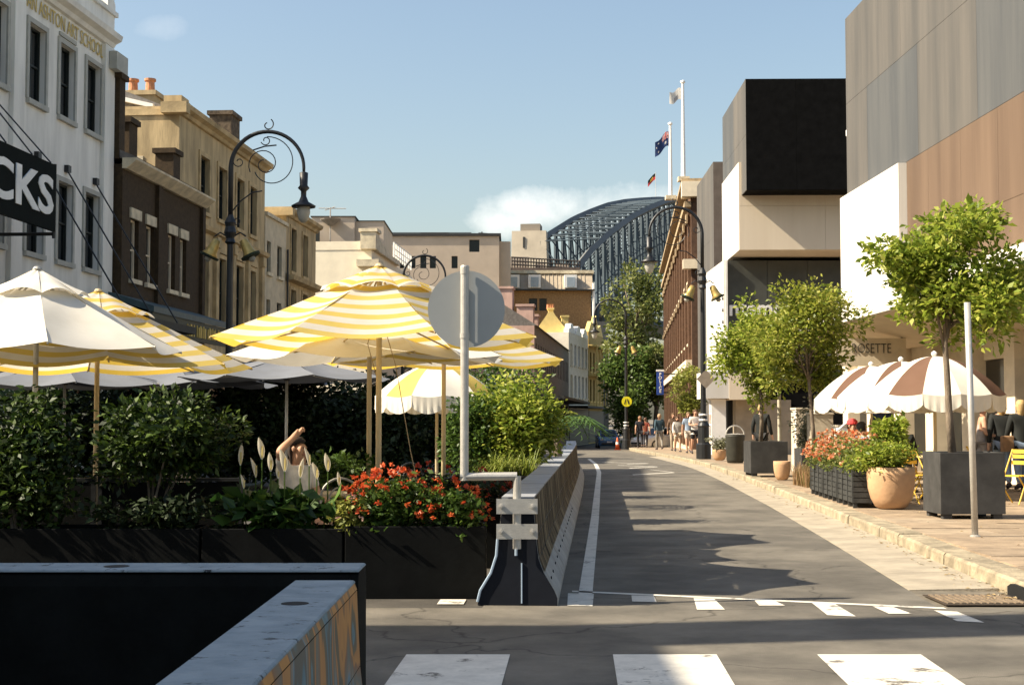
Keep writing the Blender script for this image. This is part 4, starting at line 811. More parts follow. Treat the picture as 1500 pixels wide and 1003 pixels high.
# cafe planters on the left, front row
fr_y0, fr_y1 = 11.98, 12.5
pls = [(-6.3, -4.55, 'black planter box holding the tall dark hedge'), (-4.53, -2.62, 'long black planter box below the rounded hedge bush'), (-2.6, -1.42, 'black planter box filled with white lilies'), (-1.40, -.22, 'black planter box filled with red flowers beside the barrier end')]
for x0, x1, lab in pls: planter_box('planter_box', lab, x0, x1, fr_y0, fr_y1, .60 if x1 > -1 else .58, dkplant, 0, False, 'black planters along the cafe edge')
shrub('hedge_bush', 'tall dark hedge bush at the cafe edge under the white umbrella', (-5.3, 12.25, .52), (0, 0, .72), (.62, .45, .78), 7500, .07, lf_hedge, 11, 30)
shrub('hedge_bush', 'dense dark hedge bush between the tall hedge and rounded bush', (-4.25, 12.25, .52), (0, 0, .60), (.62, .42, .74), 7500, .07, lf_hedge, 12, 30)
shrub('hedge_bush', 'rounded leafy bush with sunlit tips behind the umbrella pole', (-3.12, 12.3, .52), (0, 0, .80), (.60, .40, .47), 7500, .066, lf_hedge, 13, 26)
shrub('low_plant', 'low dark grassy plant under the rounded bush', (-3.0, 12.1, .52), (0, 0, .12), (.6, .18, .22), 900, .08, lf_dark, 14, 14)
# lilies
lily = thing('lily_clump', 'clump of white lilies with broad glossy leaves', 'flowers', (-2.0, 12.2, .52))
P, K, nn = crown_pts(420, (0, 0, .18), (.55, .2, .26), 30, 21, .5, .2); P = P[P[:, 2] > 0]
lv = obj('leaf_mass', leaves_mesh('leaf_mass', P, .17, None, .5, 22), leafmat('lily_leaf', [(.010, .032, .007), (.025, .065, .012), (.10, .18, .03)], .25, .5), lily); lv['kind'] = 'stuff'
lw = mat('lily_white', (.80, .74, .60), .5, .08, 8, trans=.35)
for px, y0, y1 in ((350, 650, 682), (387, 640, 672), (399, 655, 690), (420, 655, 690), (440, 668, 700), (455, 648, 682), (481, 656, 690), (371, 672, 700), (463, 676, 702), (361, 690, 715), (410, 678, 700), (495, 690, 712)):
    zb, zt = W(px, y1, 12.15).z - .52, W(px, y0, 12.15).z - .52; x = XP(px, 12.15) + 2.0; h = zt - zb; yy = rnd.uniform(-.15, .12); h *= rnd.uniform(.75, 1.05); r0 = h * rnd.uniform(.10, .17); ln_ = rnd.uniform(-.3, .3)
    MB().tube([(x * .9, yy * .6, 0), (x, yy, zb * .6), (x, yy, zb)], .006, 5).build('stem', lf_mid, lily)
    sp_e = MB(); n_ = 9; rows_ = []
    for i in range(7):
        t_ = i / 6; ww = r0 * math.sin(math.pi * min(1, t_ * .93 + .05)) ** .8; ang = rnd.uniform(-.05, .05)
        rows_.append([(x + ww * math.sin((j / (n_ - 1) - .5) * 3.0) + ln_ * h * t_ * t_, yy + ww * .8 * math.cos((j / (n_ - 1) - .5) * 3.0), zb + h * t_) for j in range(n_)])
    sp_e.v = [p for r in rows_ for p in r]; sp_e.f = [(i * n_ + j, i * n_ + j + 1, (i + 1) * n_ + j + 1, (i + 1) * n_ + j) for i in range(6) for j in range(n_ - 1)]
    so_ = sp_e.build('spathe', lw, lily, smooth=True); MB().tube([(x, yy + .01, zb + .01), (x, yy + .015, zb + h * .6)], .008, 6).build('spadix', mat('spadix', (.7, .55, .2), .7), so_)
def flowerbed(name, label, base, r, n, nf, seed, cols, dark=False, fsize=.028, lm=None):
    o = thing(name, label, 'flowers', base); P, K, nn = crown_pts(n, (0, 0, r[2] * .55), r, 30, seed, .45, .4); P = P[P[:, 2] > 0]
    f = obj('leaf_mass', leaves_mesh('leaf_mass', P, .06, None, .5, seed), lm or lf_mid, o); f['kind'] = 'stuff'
    g_ = np.random.default_rng(seed + 5); pts = []; d = g_.normal(size=(nf * 3, 3)); d /= np.linalg.norm(d, axis=1)[:, None]; d = d[d[:, 2] > -.15][:nf]
    pet = []; nr = []
    for q in d:
        c = np.array((0, 0, r[2] * .55)) + q * np.asarray(r) * g_.uniform(.92, 1.12)
        for kk in range(9): e = g_.normal(size=3); e /= np.linalg.norm(e); pet.append(c + e * .006); nr.append(e * .8 + q)
    b = obj('blossom_mass', leaves_mesh('blossom_mass', np.array(pet), fsize, np.array(nr), .8, seed + 9, .1), leafmat(name + '_petal%d' % seed, cols, .3, .5), o); b['kind'] = 'stuff'; return o
reds = [(.48, .05, .02), (.58, .10, .03), (.66, .19, .06)]
flowerbed('red_flower_clump', 'mound of sunlit red flowers in the planter by the barrier', (-1.0, 12.2, .54), (.44, .22, .35), 3000, 100, 31, reds, fsize=.036)
flowerbed('red_flower_clump', 'smaller mound of red flowers trailing beside the sign pole', (-.48, 12.15, .52), (.28, .2, .28), 1700, 34, 33, reds, fsize=.036)
flowerbed('pale_flower_clump', 'pale green filler plant with small pink buds beside the lilies', (-1.38, 12.12, .54), (.16, .15, .2), 700, 12, 35, [(.5, .3, .25), (.6, .4, .35)], lm=lf_yel, fsize=.02)
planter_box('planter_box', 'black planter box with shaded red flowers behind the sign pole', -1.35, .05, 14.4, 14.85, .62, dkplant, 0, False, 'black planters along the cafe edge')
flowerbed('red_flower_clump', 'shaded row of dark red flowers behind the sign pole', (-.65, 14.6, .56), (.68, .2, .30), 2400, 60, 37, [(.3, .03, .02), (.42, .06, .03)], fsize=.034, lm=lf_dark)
# bush group right of the sign pole
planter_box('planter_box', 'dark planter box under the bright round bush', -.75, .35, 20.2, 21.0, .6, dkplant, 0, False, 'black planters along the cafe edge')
shrub('round_bush', 'bright green round bush in front of the terrace row', (.12, 20.6, .55), (0, 0, .86), (.66, .5, .70), 9500, .085, lf_lime, 41, 50, spread=.5)
shrub('round_bush', 'darker bush pressed against the bright round bush', (-.52, 20.6, .55), (0, 0, .76), (.5, .45, .66), 6000, .08, lf_mid, 42, 34, spread=.5)
sp2 = thing('strap_leaf_plant', 'arching yellow green strap leaved plant beside the barrier line', 'plant', (.0, 19.65, 0))
MB().bbox(-.55, .42, -.25, .25, 0, .72, .01).build('planter', dkplant, sp2)
stl = leafmat('strap_leaf', [(.14, .19, .03), (.25, .30, .05), (.36, .38, .09)], .35); smb = MB()
for k in range(330):
    a = rnd.random() * 6.28; L = rnd.uniform(.35, .62); b0 = Vector((rnd.uniform(-.3, .3), rnd.uniform(-.12, .12), .71)); d = Vector((math.cos(a), math.sin(a) * .7, 0)); pv = []; e = rnd.uniform(.5, 1.3)
    for i in range(6):
        t_ = i / 5; p = b0 + d * L * .62 * t_ * e + Vector((0, 0, L * (1.25 * t_ - 1.0 * e * t_ * t_))); s_ = Vector((-d.y, d.x, 0)) * .013 * (1 - t_ * .9); pv += [p - s_, p + s_]
    smb.add(pv, [(2 * i, 2 * i + 1, 2 * i + 3, 2 * i + 2) for i in range(5)])
smb.build('leaf_mass', stl, sp2)['kind'] = 'stuff'
pal = thing('palm_plant', 'arching palm fronds rising behind the round bush', 'palm', (.75, 24.0, 0)); pm = leafmat('palm_leaf', [(.05, .10, .02), (.10, .17, .04)], .3)
MB().tube([(0, 0, 0), (.02, 0, .8), (0, 0, 1.35)], [.09, .08, .06], 8).build('trunk', bark, pal)
for k in range(12):
    a = k * 2.4; f = MB(); d = Vector((math.cos(a), math.sin(a), 0)); s_ = Vector((-d.y, d.x, 0)); L = rnd.uniform(.9, 1.2); pts = [Vector((0, 0, 1.3)) + d * L * .8 * t_ + Vector((0, 0, L * (.95 * t_ - 1.05 * t_ * t_))) for t_ in [i / 12 for i in range(13)]]
    f.tube(pts, .008, 4)
    for i in range(2, 13):
        for sg in (-1, 1):
            w0 = .34 * math.sin(math.pi * (i / 13) ** .8) + .05; p = pts[i]; f.add([p, p + d * .04, p + s_ * sg * w0 + d * .16 - Vector((0, 0, w0 * .45))], [(0, 1, 2)])
    f.build('frond', pm, pal)
shrub('olive_bush', 'grey green bush between the umbrellas and palm fronds', (-.2, 27, 0), (0, 0, 1.9), (.9, .6, .75), 3000, .09, lf_mid, 44, 24)
shrub('cafe_shrub', 'pale leafy shrub behind the bentwood chair', (-1.85, 15.4, 0), (0, 0, .95), (.42, .35, .32), 1500, .07, lf_mid, 45, 16)
# right pavement: big cube planters, slatted planters, pots
greyp = mat('planter_grey', (.050, .049, .047), .8, .25, 3, .04, spec=.15)
ZS = .143
pa = planter_box('cube_planter', 'large charcoal cube planter beside the bare steel pole', 5.79, 6.67, 19.3, 20.12, .90, greyp, ZS)
tree('street_tree', 'leafy young tree growing in the large charcoal cube planter', (6.1, 19.75, ZS + .82), 1.6, (.16, .1, 2.55), (1.32, 1.1, 1.2), 9800, .11, lf_lime, 51, 46, .05, 'trees in planters', (-.08, 0), .25)
pb2 = planter_box('cube_planter', 'charcoal cube planter behind the slatted planters', 5.62, 6.5, 33.6, 34.6, .82, greyp, ZS)
tree('street_tree', 'slim young tree in the charcoal cube planter by the bin', (5.95, 34.1, ZS + .76), 1.5, (-.05, 0, 2.15), (1.12, .95, 1.6), 7600, .11, lf_lime, 52, 44, .045, 'trees in planters', (.02, 0), .27)
planter_box('cube_planter', 'low dark planter under the taller yellow green tree', 6.35, 7.15, 31.3, 32.1, .7, greyp, ZS)
tree('street_tree', 'taller yellow green young tree in front of the museum lettering', (6.72, 31.7, ZS + .64), 1.55, (-.1, .2, 2.5), (1.42, 1.1, 1.65), 12500, .105, lf_yelg, 53, 56, .045, 'trees in planters', (-.1, 0), .26)
slat_m = mat('slat_black', (.035, .036, .034), .65, .35, 6, .2)
sp = [(24.6, 26.0, 'black slatted planter box, farthest along the kerb'), (23.15, 24.57, 'black slatted planter box in the middle of its row'), (21.7, 23.12, 'black slatted planter box beside the round terracotta pot')]
for y0, y1, lab in sp:
    o = thing('slatted_planter', lab, 'planter', (kx((y0 + y1) / 2) + .62, (y0 + y1) / 2, ZS), -.06, 'slatted planters along the kerb'); hx, hy = .26, (y1 - y0) / 2
    MB().box(-hx + .03, hx - .03, -hy + .03, hy - .03, .1, .54).build('liner', soil, o)
    for k in range(6):
        z = .08 + k * .083
        MB().box(-hx, -hx + .022, -hy, hy, z, z + .07).build('slat', slat_m, o); MB().box(-hx + .023, hx - .023, -hy, -hy + .022, z, z + .07).build('slat', slat_m, o); MB().box(hx - .022, hx, -hy, hy, z, z + .07).build('slat', slat_m, o)
    for a in (-1, 1):
        for c in (-1, -.35, .35, 1): MB().box(a * (hx - .035) - .03, a * (hx - .035) + .03, c * (hy - .05) - .03, c * (hy - .05) + .03, 0, .078).build('foot', slat_m, o); MB().box(a * (hx + .006) - .008, a * (hx + .006) + .008, c * (hy - .04) - .03, c * (hy - .04) + .03, .08, .575).build('batten', slat_m, o)
oranges = [(.55, .08, .03), (.60, .20, .07), (.62, .32, .16), (.6, .46, .3)]
for k, (y0, y1, lab) in enumerate(((24.6, 26.0, 'orange and pink flowers in the farthest slatted planter'), (23.15, 24.57, 'orange and red flowers in the middle slatted planter'), (21.7, 23.12, 'red flowers thinning out beside the terracotta pot'))):
    flowerbed('bedding_flowers', lab, (kx((y0 + y1) / 2) + .62, (y0 + y1) / 2, ZS + .50), (.42, .80, .40), 3000, 150 if k < 2 else 70, 61 + k * 3, oranges, lm=leafmat('bedding_leaf%d' % k, [(.06, .10, .02), (.15, .19, .04), (.26, .25, .07)], .35), fsize=.045)
def pot(name, label, loc, r, h, m, rim=.9):
    o = thing(name, label, 'pot', loc); MB().lathe([(r * .45, 0), (r * .66, h * .06), (r * .84, h * .25), (r * .95, h * .5), (r, h * .8), (r * .99, h), (r * .90, h), (r * .88, h * .85)], 28, cap=True).build('vessel', m, o, smooth=True); MB().lathe([(.001, h * .86), (r * .89, h * .86)], 20).build('soil', soil, o); return o
clay = mat('pale_terracotta', (.47, .29, .16), .85, .14, 3, .25)
pot('terracotta_pot', 'large round terracotta pot between slatted planter and cube planter', (5.72, 21.55, ZS), .36, .63, clay)
shrub('potted_herb', 'bushy green herbs spilling from the large terracotta pot', (5.70, 21.55, ZS + .55), (-.05, 0, .22), (.55, .42, .34), 3400, .075, lf_lime, 71, 26, aspect=.35)
shrub('potted_shrub', 'upright leafy shrub rising behind the large terracotta pot', (5.95, 22.4, ZS + .0), (0, 0, 1.1), (.28, .25, .36), 900, .10, lf_lime, 72, 14)
pot('terracotta_pot', 'small tapered terracotta pot beside the ornamental grass', (5.98, 31.6, ZS), .19, .42, clay)
gr = thing('ornamental_grass', 'tufted reddish grass between small pot and slatted planter', 'grass', (5.92, 28.6, ZS)); gm = MB()
for k in range(420):
    a = rnd.random() * 6.28; L = rnd.uniform(.35, .62); b0 = Vector((rnd.uniform(-.14, .14), rnd.uniform(-.5, .9), 0)); d = Vector((math.cos(a), math.sin(a), 0)); e = rnd.uniform(.2, .7); s_ = Vector((-d.y, d.x, 0)) * .006
    p1, p2 = b0 + d * L * .2 * e + Vector((0, 0, L * .6)), b0 + d * L * .7 * e + Vector((0, 0, L * (1 - .35 * e))); gm.add([b0 - s_, b0 + s_, p1 + s_, p1 - s_, p2], [(0, 1, 2, 3), (3, 2, 4)])
gm.build('blade_mass', leafmat('grass_blade', [(.10, .12, .03), (.30, .18, .09), (.42, .28, .16)], .3), gr)['kind'] = 'stuff'
pot('terracotta_pot', 'small clay pot with grey green plant at the lamp post foot', (XP(1053, 46.5), 46.5, ZS), .24, .36, clay)
shrub('potted_plant', 'grey green ball shaped plant in the pot by the lamp post', (XP(1053, 46.5), 46.5, ZS + .3), (0, 0, .18), (.42, .35, .28), 1300, .07, leafmat('sage_leaf', [(.14, .15, .08), (.26, .25, .15)], .2), 74, 16)
shrub('doorway_shrub', 'pale variegated shrub beside the stone counter', (7.3, 34.6, ZS), (0, 0, 1.0), (.5, .4, .95), 2600, .09, leafmat('pale_leaf', [(.12, .14, .07), (.26, .26, .17), (.38, .36, .27)], .25), 75, 24)
# far trees
tree('big_street_tree', 'tall gum tree standing in front of the steel arch bridge', (XP(928, 140), 140, -1.1), 9.0, (.0, 0, 12.3), (3.6, 3.2, 6.6), 4600, .46, lf_far, 81, 46, .3, 'trees beyond the crossing', (.3, 0), .22)
tree('big_street_tree', 'dark rounded tree behind the yellow crossing sign', (XP(925, 128), 128, -1.1), 2.5, (0, 0, 5.4), (3.2, 2.6, 4.6), 6500, .40, leafmat('leaf_far_green', [(.04, .08, .015), (.10, .16, .035), (.18, .25, .06)], .3), 82, 40, .28, 'trees beyond the crossing', (-.3, 0), .30)
tree('big_street_tree', 'lighter tree leaning against the brick building corner', (XP(958, 128), 128, -1.1), 3.5, (0, 0, 7.0), (2.1, 2.2, 3.6), 4600, .36, lf_far, 83, 28, .24, 'trees beyond the crossing', (.2, 0), .30)
tree('small_street_tree', 'small yellow green tree against the dark brick corner', (XP(1012, 64), 64, ZS + gz(64)), 1.4, (0, 0, 2.75), (.85, .8, 1.35), 3400, .16, lf_yel, 84, 24, .05, None, (.05, 0), .32)

# ------------------------------------------------------------------ umbrellas
def stripemat(name, ca, cb, n, duty=.42, trans=.35, t0=0.0):
    m = bpy.data.materials.new(name); m.use_nodes = True; t = m.node_tree; p = t.nodes['Principled BSDF']; p.inputs['Roughness'].default_value = .85; p.inputs['Specular IOR Level'].default_value = .15
    uv = N(t, 'ShaderNodeUVMap'); s_ = N(t, 'ShaderNodeSeparateXYZ'); t.links.new(uv.outputs[0], s_.inputs[0])
    a = N(t, 'ShaderNodeMath', operation='MULTIPLY_ADD'); a.inputs[1].default_value = n; a.inputs[2].default_value = t0; t.links.new(s_.outputs['Y'], a.inputs[0])
    f = N(t, 'ShaderNodeMath', operation='FRACT'); t.links.new(a.outputs[0], f.inputs[0]); g_ = N(t, 'ShaderNodeMath', operation='LESS_THAN'); g_.inputs[1].default_value = duty; t.links.new(f.outputs[0], g_.inputs[0])
    no = N(t, 'ShaderNodeTexNoise'); no.inputs['Scale'].default_value = 3; no.inputs['Detail'].default_value = 5
    tcn = N(t, 'ShaderNodeTexCoord'); t.links.new(tcn.outputs['Object'], no.inputs['Vector'])
    mx = N(t, 'ShaderNodeMix', data_type='RGBA'); t.links.new(g_.outputs[0], mx.inputs[0]); mx.inputs[6].default_value = lin(ca); mx.inputs[7].default_value = lin(cb)
    m2 = N(t, 'ShaderNodeMix', data_type='RGBA', blend_type='MULTIPLY'); m2.inputs[0].default_value = .35; rp = N(t, 'ShaderNodeValToRGB'); rp.color_ramp.elements[0].position = .3; rp.color_ramp.elements[1].position = .6; rp.color_ramp.elements[0].color = (.72, .69, .62, 1); t.links.new(no.outputs[0], rp.inputs[0])
    t.links.new(mx.outputs[2], m2.inputs[6]); t.links.new(rp.outputs[0], m2.inputs[7]); t.links.new(m2.outputs[2], p.inputs['Base Color'])
    tr = N(t, 'ShaderNodeBsdfTranslucent'); gm_ = N(t, 'ShaderNodeGamma'); gm_.inputs[1].default_value = 1.5; t.links.new(m2.outputs[2], gm_.inputs[0]); t.links.new(gm_.outputs[0], tr.inputs[0]); ms = N(t, 'ShaderNodeMixShader'); ms.inputs[0].default_value = trans
    t.links.new(p.outputs[0], ms.inputs[1]); t.links.new(tr.outputs[0], ms.inputs[2]); t.links.new(ms.outputs[0], t.nodes['Material Output'].inputs[0]); MATS[name] = m; return m
ivory = (.80, .76, .67); ylw = (.78, .60, .17)
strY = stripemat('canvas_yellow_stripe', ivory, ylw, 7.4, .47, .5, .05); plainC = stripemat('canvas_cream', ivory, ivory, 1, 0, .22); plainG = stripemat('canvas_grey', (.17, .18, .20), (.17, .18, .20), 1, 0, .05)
yel_p = stripemat('canvas_yellow', ylw, ylw, 1, 0, .38); brn_p = stripemat('canvas_brown', (.16, .092, .062), (.16, .092, .062), 1, 0, .15)
def uvmesh(name, rows, m, uvrow, smooth=True):
    nr, nc = len(rows), len(rows[0]); me = bpy.data.meshes.new(name); vs = [p for r in rows for p in r]; fs = [(i * nc + j, i * nc + j + 1, (i + 1) * nc + j + 1, (i + 1) * nc + j) for i in range(nr - 1) for j in range(nc - 1)]
    me.from_pydata(vs, [], fs); uv = me.uv_layers.new(name='UVMap')
    for l in me.loops: i, j = divmod(l.vertex_index, nc); uv.data[l.index].uv = (j / (nc - 1), uvrow[i])
    me.polygons.foreach_set('use_smooth', [smooth] * len(me.polygons)); me.materials.append(m); me.update(); return me
def umbrella(label, X, Y, Rr, za, ze, m, group, polem=wood, rot=22.5, capm_=None, strap=False, tilt=(0, 0), zb=0.0, vent=True):
    o = thing('patio_umbrella', label, 'umbrella', (X, Y, zb), 0, group); za -= zb; ze -= zb
    t0 = .25 if vent else 0.0
    def pt(a, t_, s_, a2):
        d = Vector((math.cos(a), math.sin(a), 0)).lerp(Vector((math.cos(a2), math.sin(a2), 0)), s_); pinch = 1 - .055 * math.sin(math.pi * s_) * t_ ** 3
        z = za - (za - ze) * t_ ** 1.06 - .055 * math.sin(math.pi * s_) * t_ * Rr / 1.5 - .03 * math.sin(math.pi * t_)
        wob = .006 * math.sin(9 * t_ + 5 * s_ + a * 3)
        return (d.x * Rr * t_ * pinch + tilt[0] * z * .0, d.y * Rr * t_ * pinch, z + wob)
    for k in range(8):
        a, a2 = R(rot + 45 * k), R(rot + 45 * (k + 1)); ts = [t0 + (1 - t0) * i / 12 for i in range(13)]
        obj('canopy_panel', uvmesh('canopy_panel', [[pt(a, t_, j / 10, a2) for j in range(11)] for t_ in ts], m, ts), None, o)
        e = Vector(pt(a, 1, 0, a2)); MB().tube([(0, 0, za - .05), e * .5 + Vector((0, 0, (za + ze) * .25 - .03)) * 1.0 - Vector((0, 0, .02 + e.z * .0)) + Vector((0, 0, (za - ze) * .0)), e - Vector((0, 0, .012))], .009, 5).build('rib', polem, o)
        if vent:
            tc_ = [.0 + .36 * i / 5 for i in range(6)]
            rows_ = []
            for t_ in tc_:
                row_ = []
                for j in range(9):
                    p = Vector(pt(a, max(t_, .004), j / 8, a2)); p.z += .035 + .075 * math.sin(math.pi * j / 8) * (t_ / .36) ** 2 * (1 if t_ > 0 else 0); row_.append(p)
                rows_.append(row_)
            obj('vent_panel', uvmesh('vent_panel', rows_, capm_ or m, tc_), None, o)
    MB().lathe([(.028, 0), (.026, za - .04)], 12).build('pole', polem, o, smooth=True); MB().lathe([(.05, za - .46), (.06, za - .44), (.06, za - .36), (.04, za - .33)], 12).build('hub', black, o)
    for k in range(8):
        a, a2 = R(rot + 45 * k), R(rot + 45 * (k + 1)); q = Vector(pt(a, .5, 0, a2)); MB().tube([(0, 0, za - .4), q - Vector((0, 0, .05))], .007, 4).build('strut', polem, o)
    MB().lathe([(.05, za + .025), (.03, za + .05), (.01, za + .055)], 10).build('finial', polem, o); MB().bbox(-.3, .3, -.3, .3, 0, .06, .02).build('base', black, o)
    if strap:
        MB().lathe([(.045, .80), (.05, .84), (.045, .90)], 12).build('strap', mat('strap_yellow', (.75, .5, .08), .7), o)
        MB().tube([(.01, -.03, za - .4), (.16, -.06, za - .9), (.30, -.05, 1.2), (.4, -.02, .75)], .004, 4).build('cord', mat('cord_tan', (.4, .3, .18)), o); MB().tube([(-.02, -.03, za - .4), (-.10, -.06, za - .7), (-.02, -.04, za - 1.0)], .004, 4).build('cord', mat('cord_tan', (.4, .3, .18)), o)
        MB().lathe([(.05, .1), (.055, .3), (.07, .5), (.045, .8)], 10).build('pole_wrap', mat('wrap_cloth', (.62, .52, .36), .8), o)
    return o
UG = 'umbrellas over the left cafe'
def uz(py, Y): return W(750, py, Y).z
umbrella('yellow striped umbrella standing closest to the round sign', XP(555, 13.2), 13.2, 1.57, uz(394, 13.2), uz(493, 12.6), strY, UG, strap=True)
umbrella('plain cream umbrella tucked under the striped one by the sign', XP(541, 15.35), 15.35, 1.55, 2.80, 2.16, plainC, UG)
umbrella('yellow striped umbrella whose tip reaches over the round bush', XP(650, 17.5), 17.5, 1.57, 2.82, 2.20, strY, UG)
umbrella('plain white umbrella above the tall hedge bush', XP(52, 14.0), 14.0, 1.42, uz(398, 14), uz(508, 13.6), plainC, UG, polem=mat('alu_pole', (.45, .43, .38), .4, metal=.4))
umbrella('yellow striped umbrella half behind the plain white umbrella', XP(142, 15.4), 15.4, 1.68, uz(430, 15.4), uz(534, 15), strY, UG, rot=20)
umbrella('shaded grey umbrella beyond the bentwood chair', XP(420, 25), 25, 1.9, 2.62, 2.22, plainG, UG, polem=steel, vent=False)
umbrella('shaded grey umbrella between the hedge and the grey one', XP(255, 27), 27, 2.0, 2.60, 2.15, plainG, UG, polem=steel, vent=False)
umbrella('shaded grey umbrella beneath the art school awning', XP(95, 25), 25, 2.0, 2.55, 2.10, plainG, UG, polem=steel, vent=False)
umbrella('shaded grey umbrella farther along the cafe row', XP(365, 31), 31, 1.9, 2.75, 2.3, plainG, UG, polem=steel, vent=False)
def dome(label, X, Y, Rr, za, ze, ma, mb2, group, polem, nP=8, rot=0, val=.26, zb=0.0, order=None, valm=None):
    o = thing('scalloped_umbrella', label, 'umbrella', (X, Y, zb), 0, group); za -= zb; ze -= zb
    for k in range(nP):
        a, a2 = R(rot + 360 / nP * k), R(rot + 360 / nP * (k + 1)); mm_ = (ma, mb2)[(order[k] if order else k % 2)]
        def pt(t_, s_):
            b = a + (a2 - a) * s_; pin = 1 - .03 * math.sin(math.pi * s_) * t_ ** 2; return (math.cos(b) * Rr * t_ * pin, math.sin(b) * Rr * t_ * pin, ze + (za - ze) * (1 - t_ ** 1.9) - .03 * math.sin(math.pi * s_) * t_)
        ts = [i / 10 for i in range(11)]; obj('canopy_panel', uvmesh('canopy_panel', [[pt(max(t_, .003), j / 8) for j in range(9)] for t_ in ts], mm_, ts), None, o)
        rows_ = []
        for i in range(5):
            rows_.append([(lambda p, q: (p[0] * (1.01 + .01 * math.sin(j * 2.2 + k)), p[1] * (1.01 + .01 * math.sin(j * 2.2 + k)), p[2] - i / 4 * val * (.78 + .22 * abs(math.sin(math.pi * j / 8 * 1.0)))))(pt(1, j / 16 * 1.0), 0) for j in range(17)])
        rows_ = []
        for i in range(5):
            row_ = []
            for j in range(17):
                p = pt(1, j / 16); f = 1.0 + .012 * math.sin(j * 1.9 + k * 2) * i / 4; row_.append((p[0] * f, p[1] * f, p[2] - i / 4 * val * (.66 + .34 * abs(math.sin(math.pi * j / 16)) ** .6)))
            rows_.append(row_)
        obj('valance', uvmesh('valance', rows_, valm or mm_, [i / 4 for i in range(5)]), None, o)
        MB().tube([(0, 0, za - .03), Vector(pt(.5, 0)) - Vector((0, 0, .02)), Vector(pt(1, 0)) - Vector((0, 0, .01))], .008, 4).build('rib', polem, o)
    MB().lathe([(.026, 0), (.024, za - .02)], 10).build('pole', polem, o); MB().lathe([(.03, za), (.05, za + .03), (.05, za + .06), (.01, za + .09)], 10).build('finial', white, o); MB().lathe([(.28, 0), (.28, .05), (.05, .07)], 20).build('base', black, o); return o
dome('yellow and white scalloped umbrella under the striped umbrellas', XP(640, 23), 23, 1.0, 2.38, 1.86, plainC, yel_p, 'scalloped umbrellas in the left cafe', wood, 12, rot=10, order=[0, 1, 0, 0, 1, 0, 0, 1, 0, 0, 1, 0], valm=plainC)
dome('small far yellow scalloped umbrella behind the round bush', XP(712, 33), 33, .85, 2.55, 2.1, plainC, yel_p, 'scalloped umbrellas in the left cafe', wood, rot=0, valm=yel_p)
for px, Yd, lab in ((1369, 24.2, 'brown and cream scalloped umbrella behind the large cube planter'), (1320, 26.4, 'brown and cream scalloped umbrella in the middle of its row'), (1276, 28.7, 'brown and cream scalloped umbrella at the museum end')):
    dome(lab, XP(px, Yd), Yd, 1.16, 2.56, 1.90, plainC, brn_p, 'scalloped umbrellas on the pavement', wood, 12, 4 if px != 1320 else 16, .27, ZS, [0, 1, 0, 0, 1, 0, 0, 1, 0, 0, 1, 0], plainC)

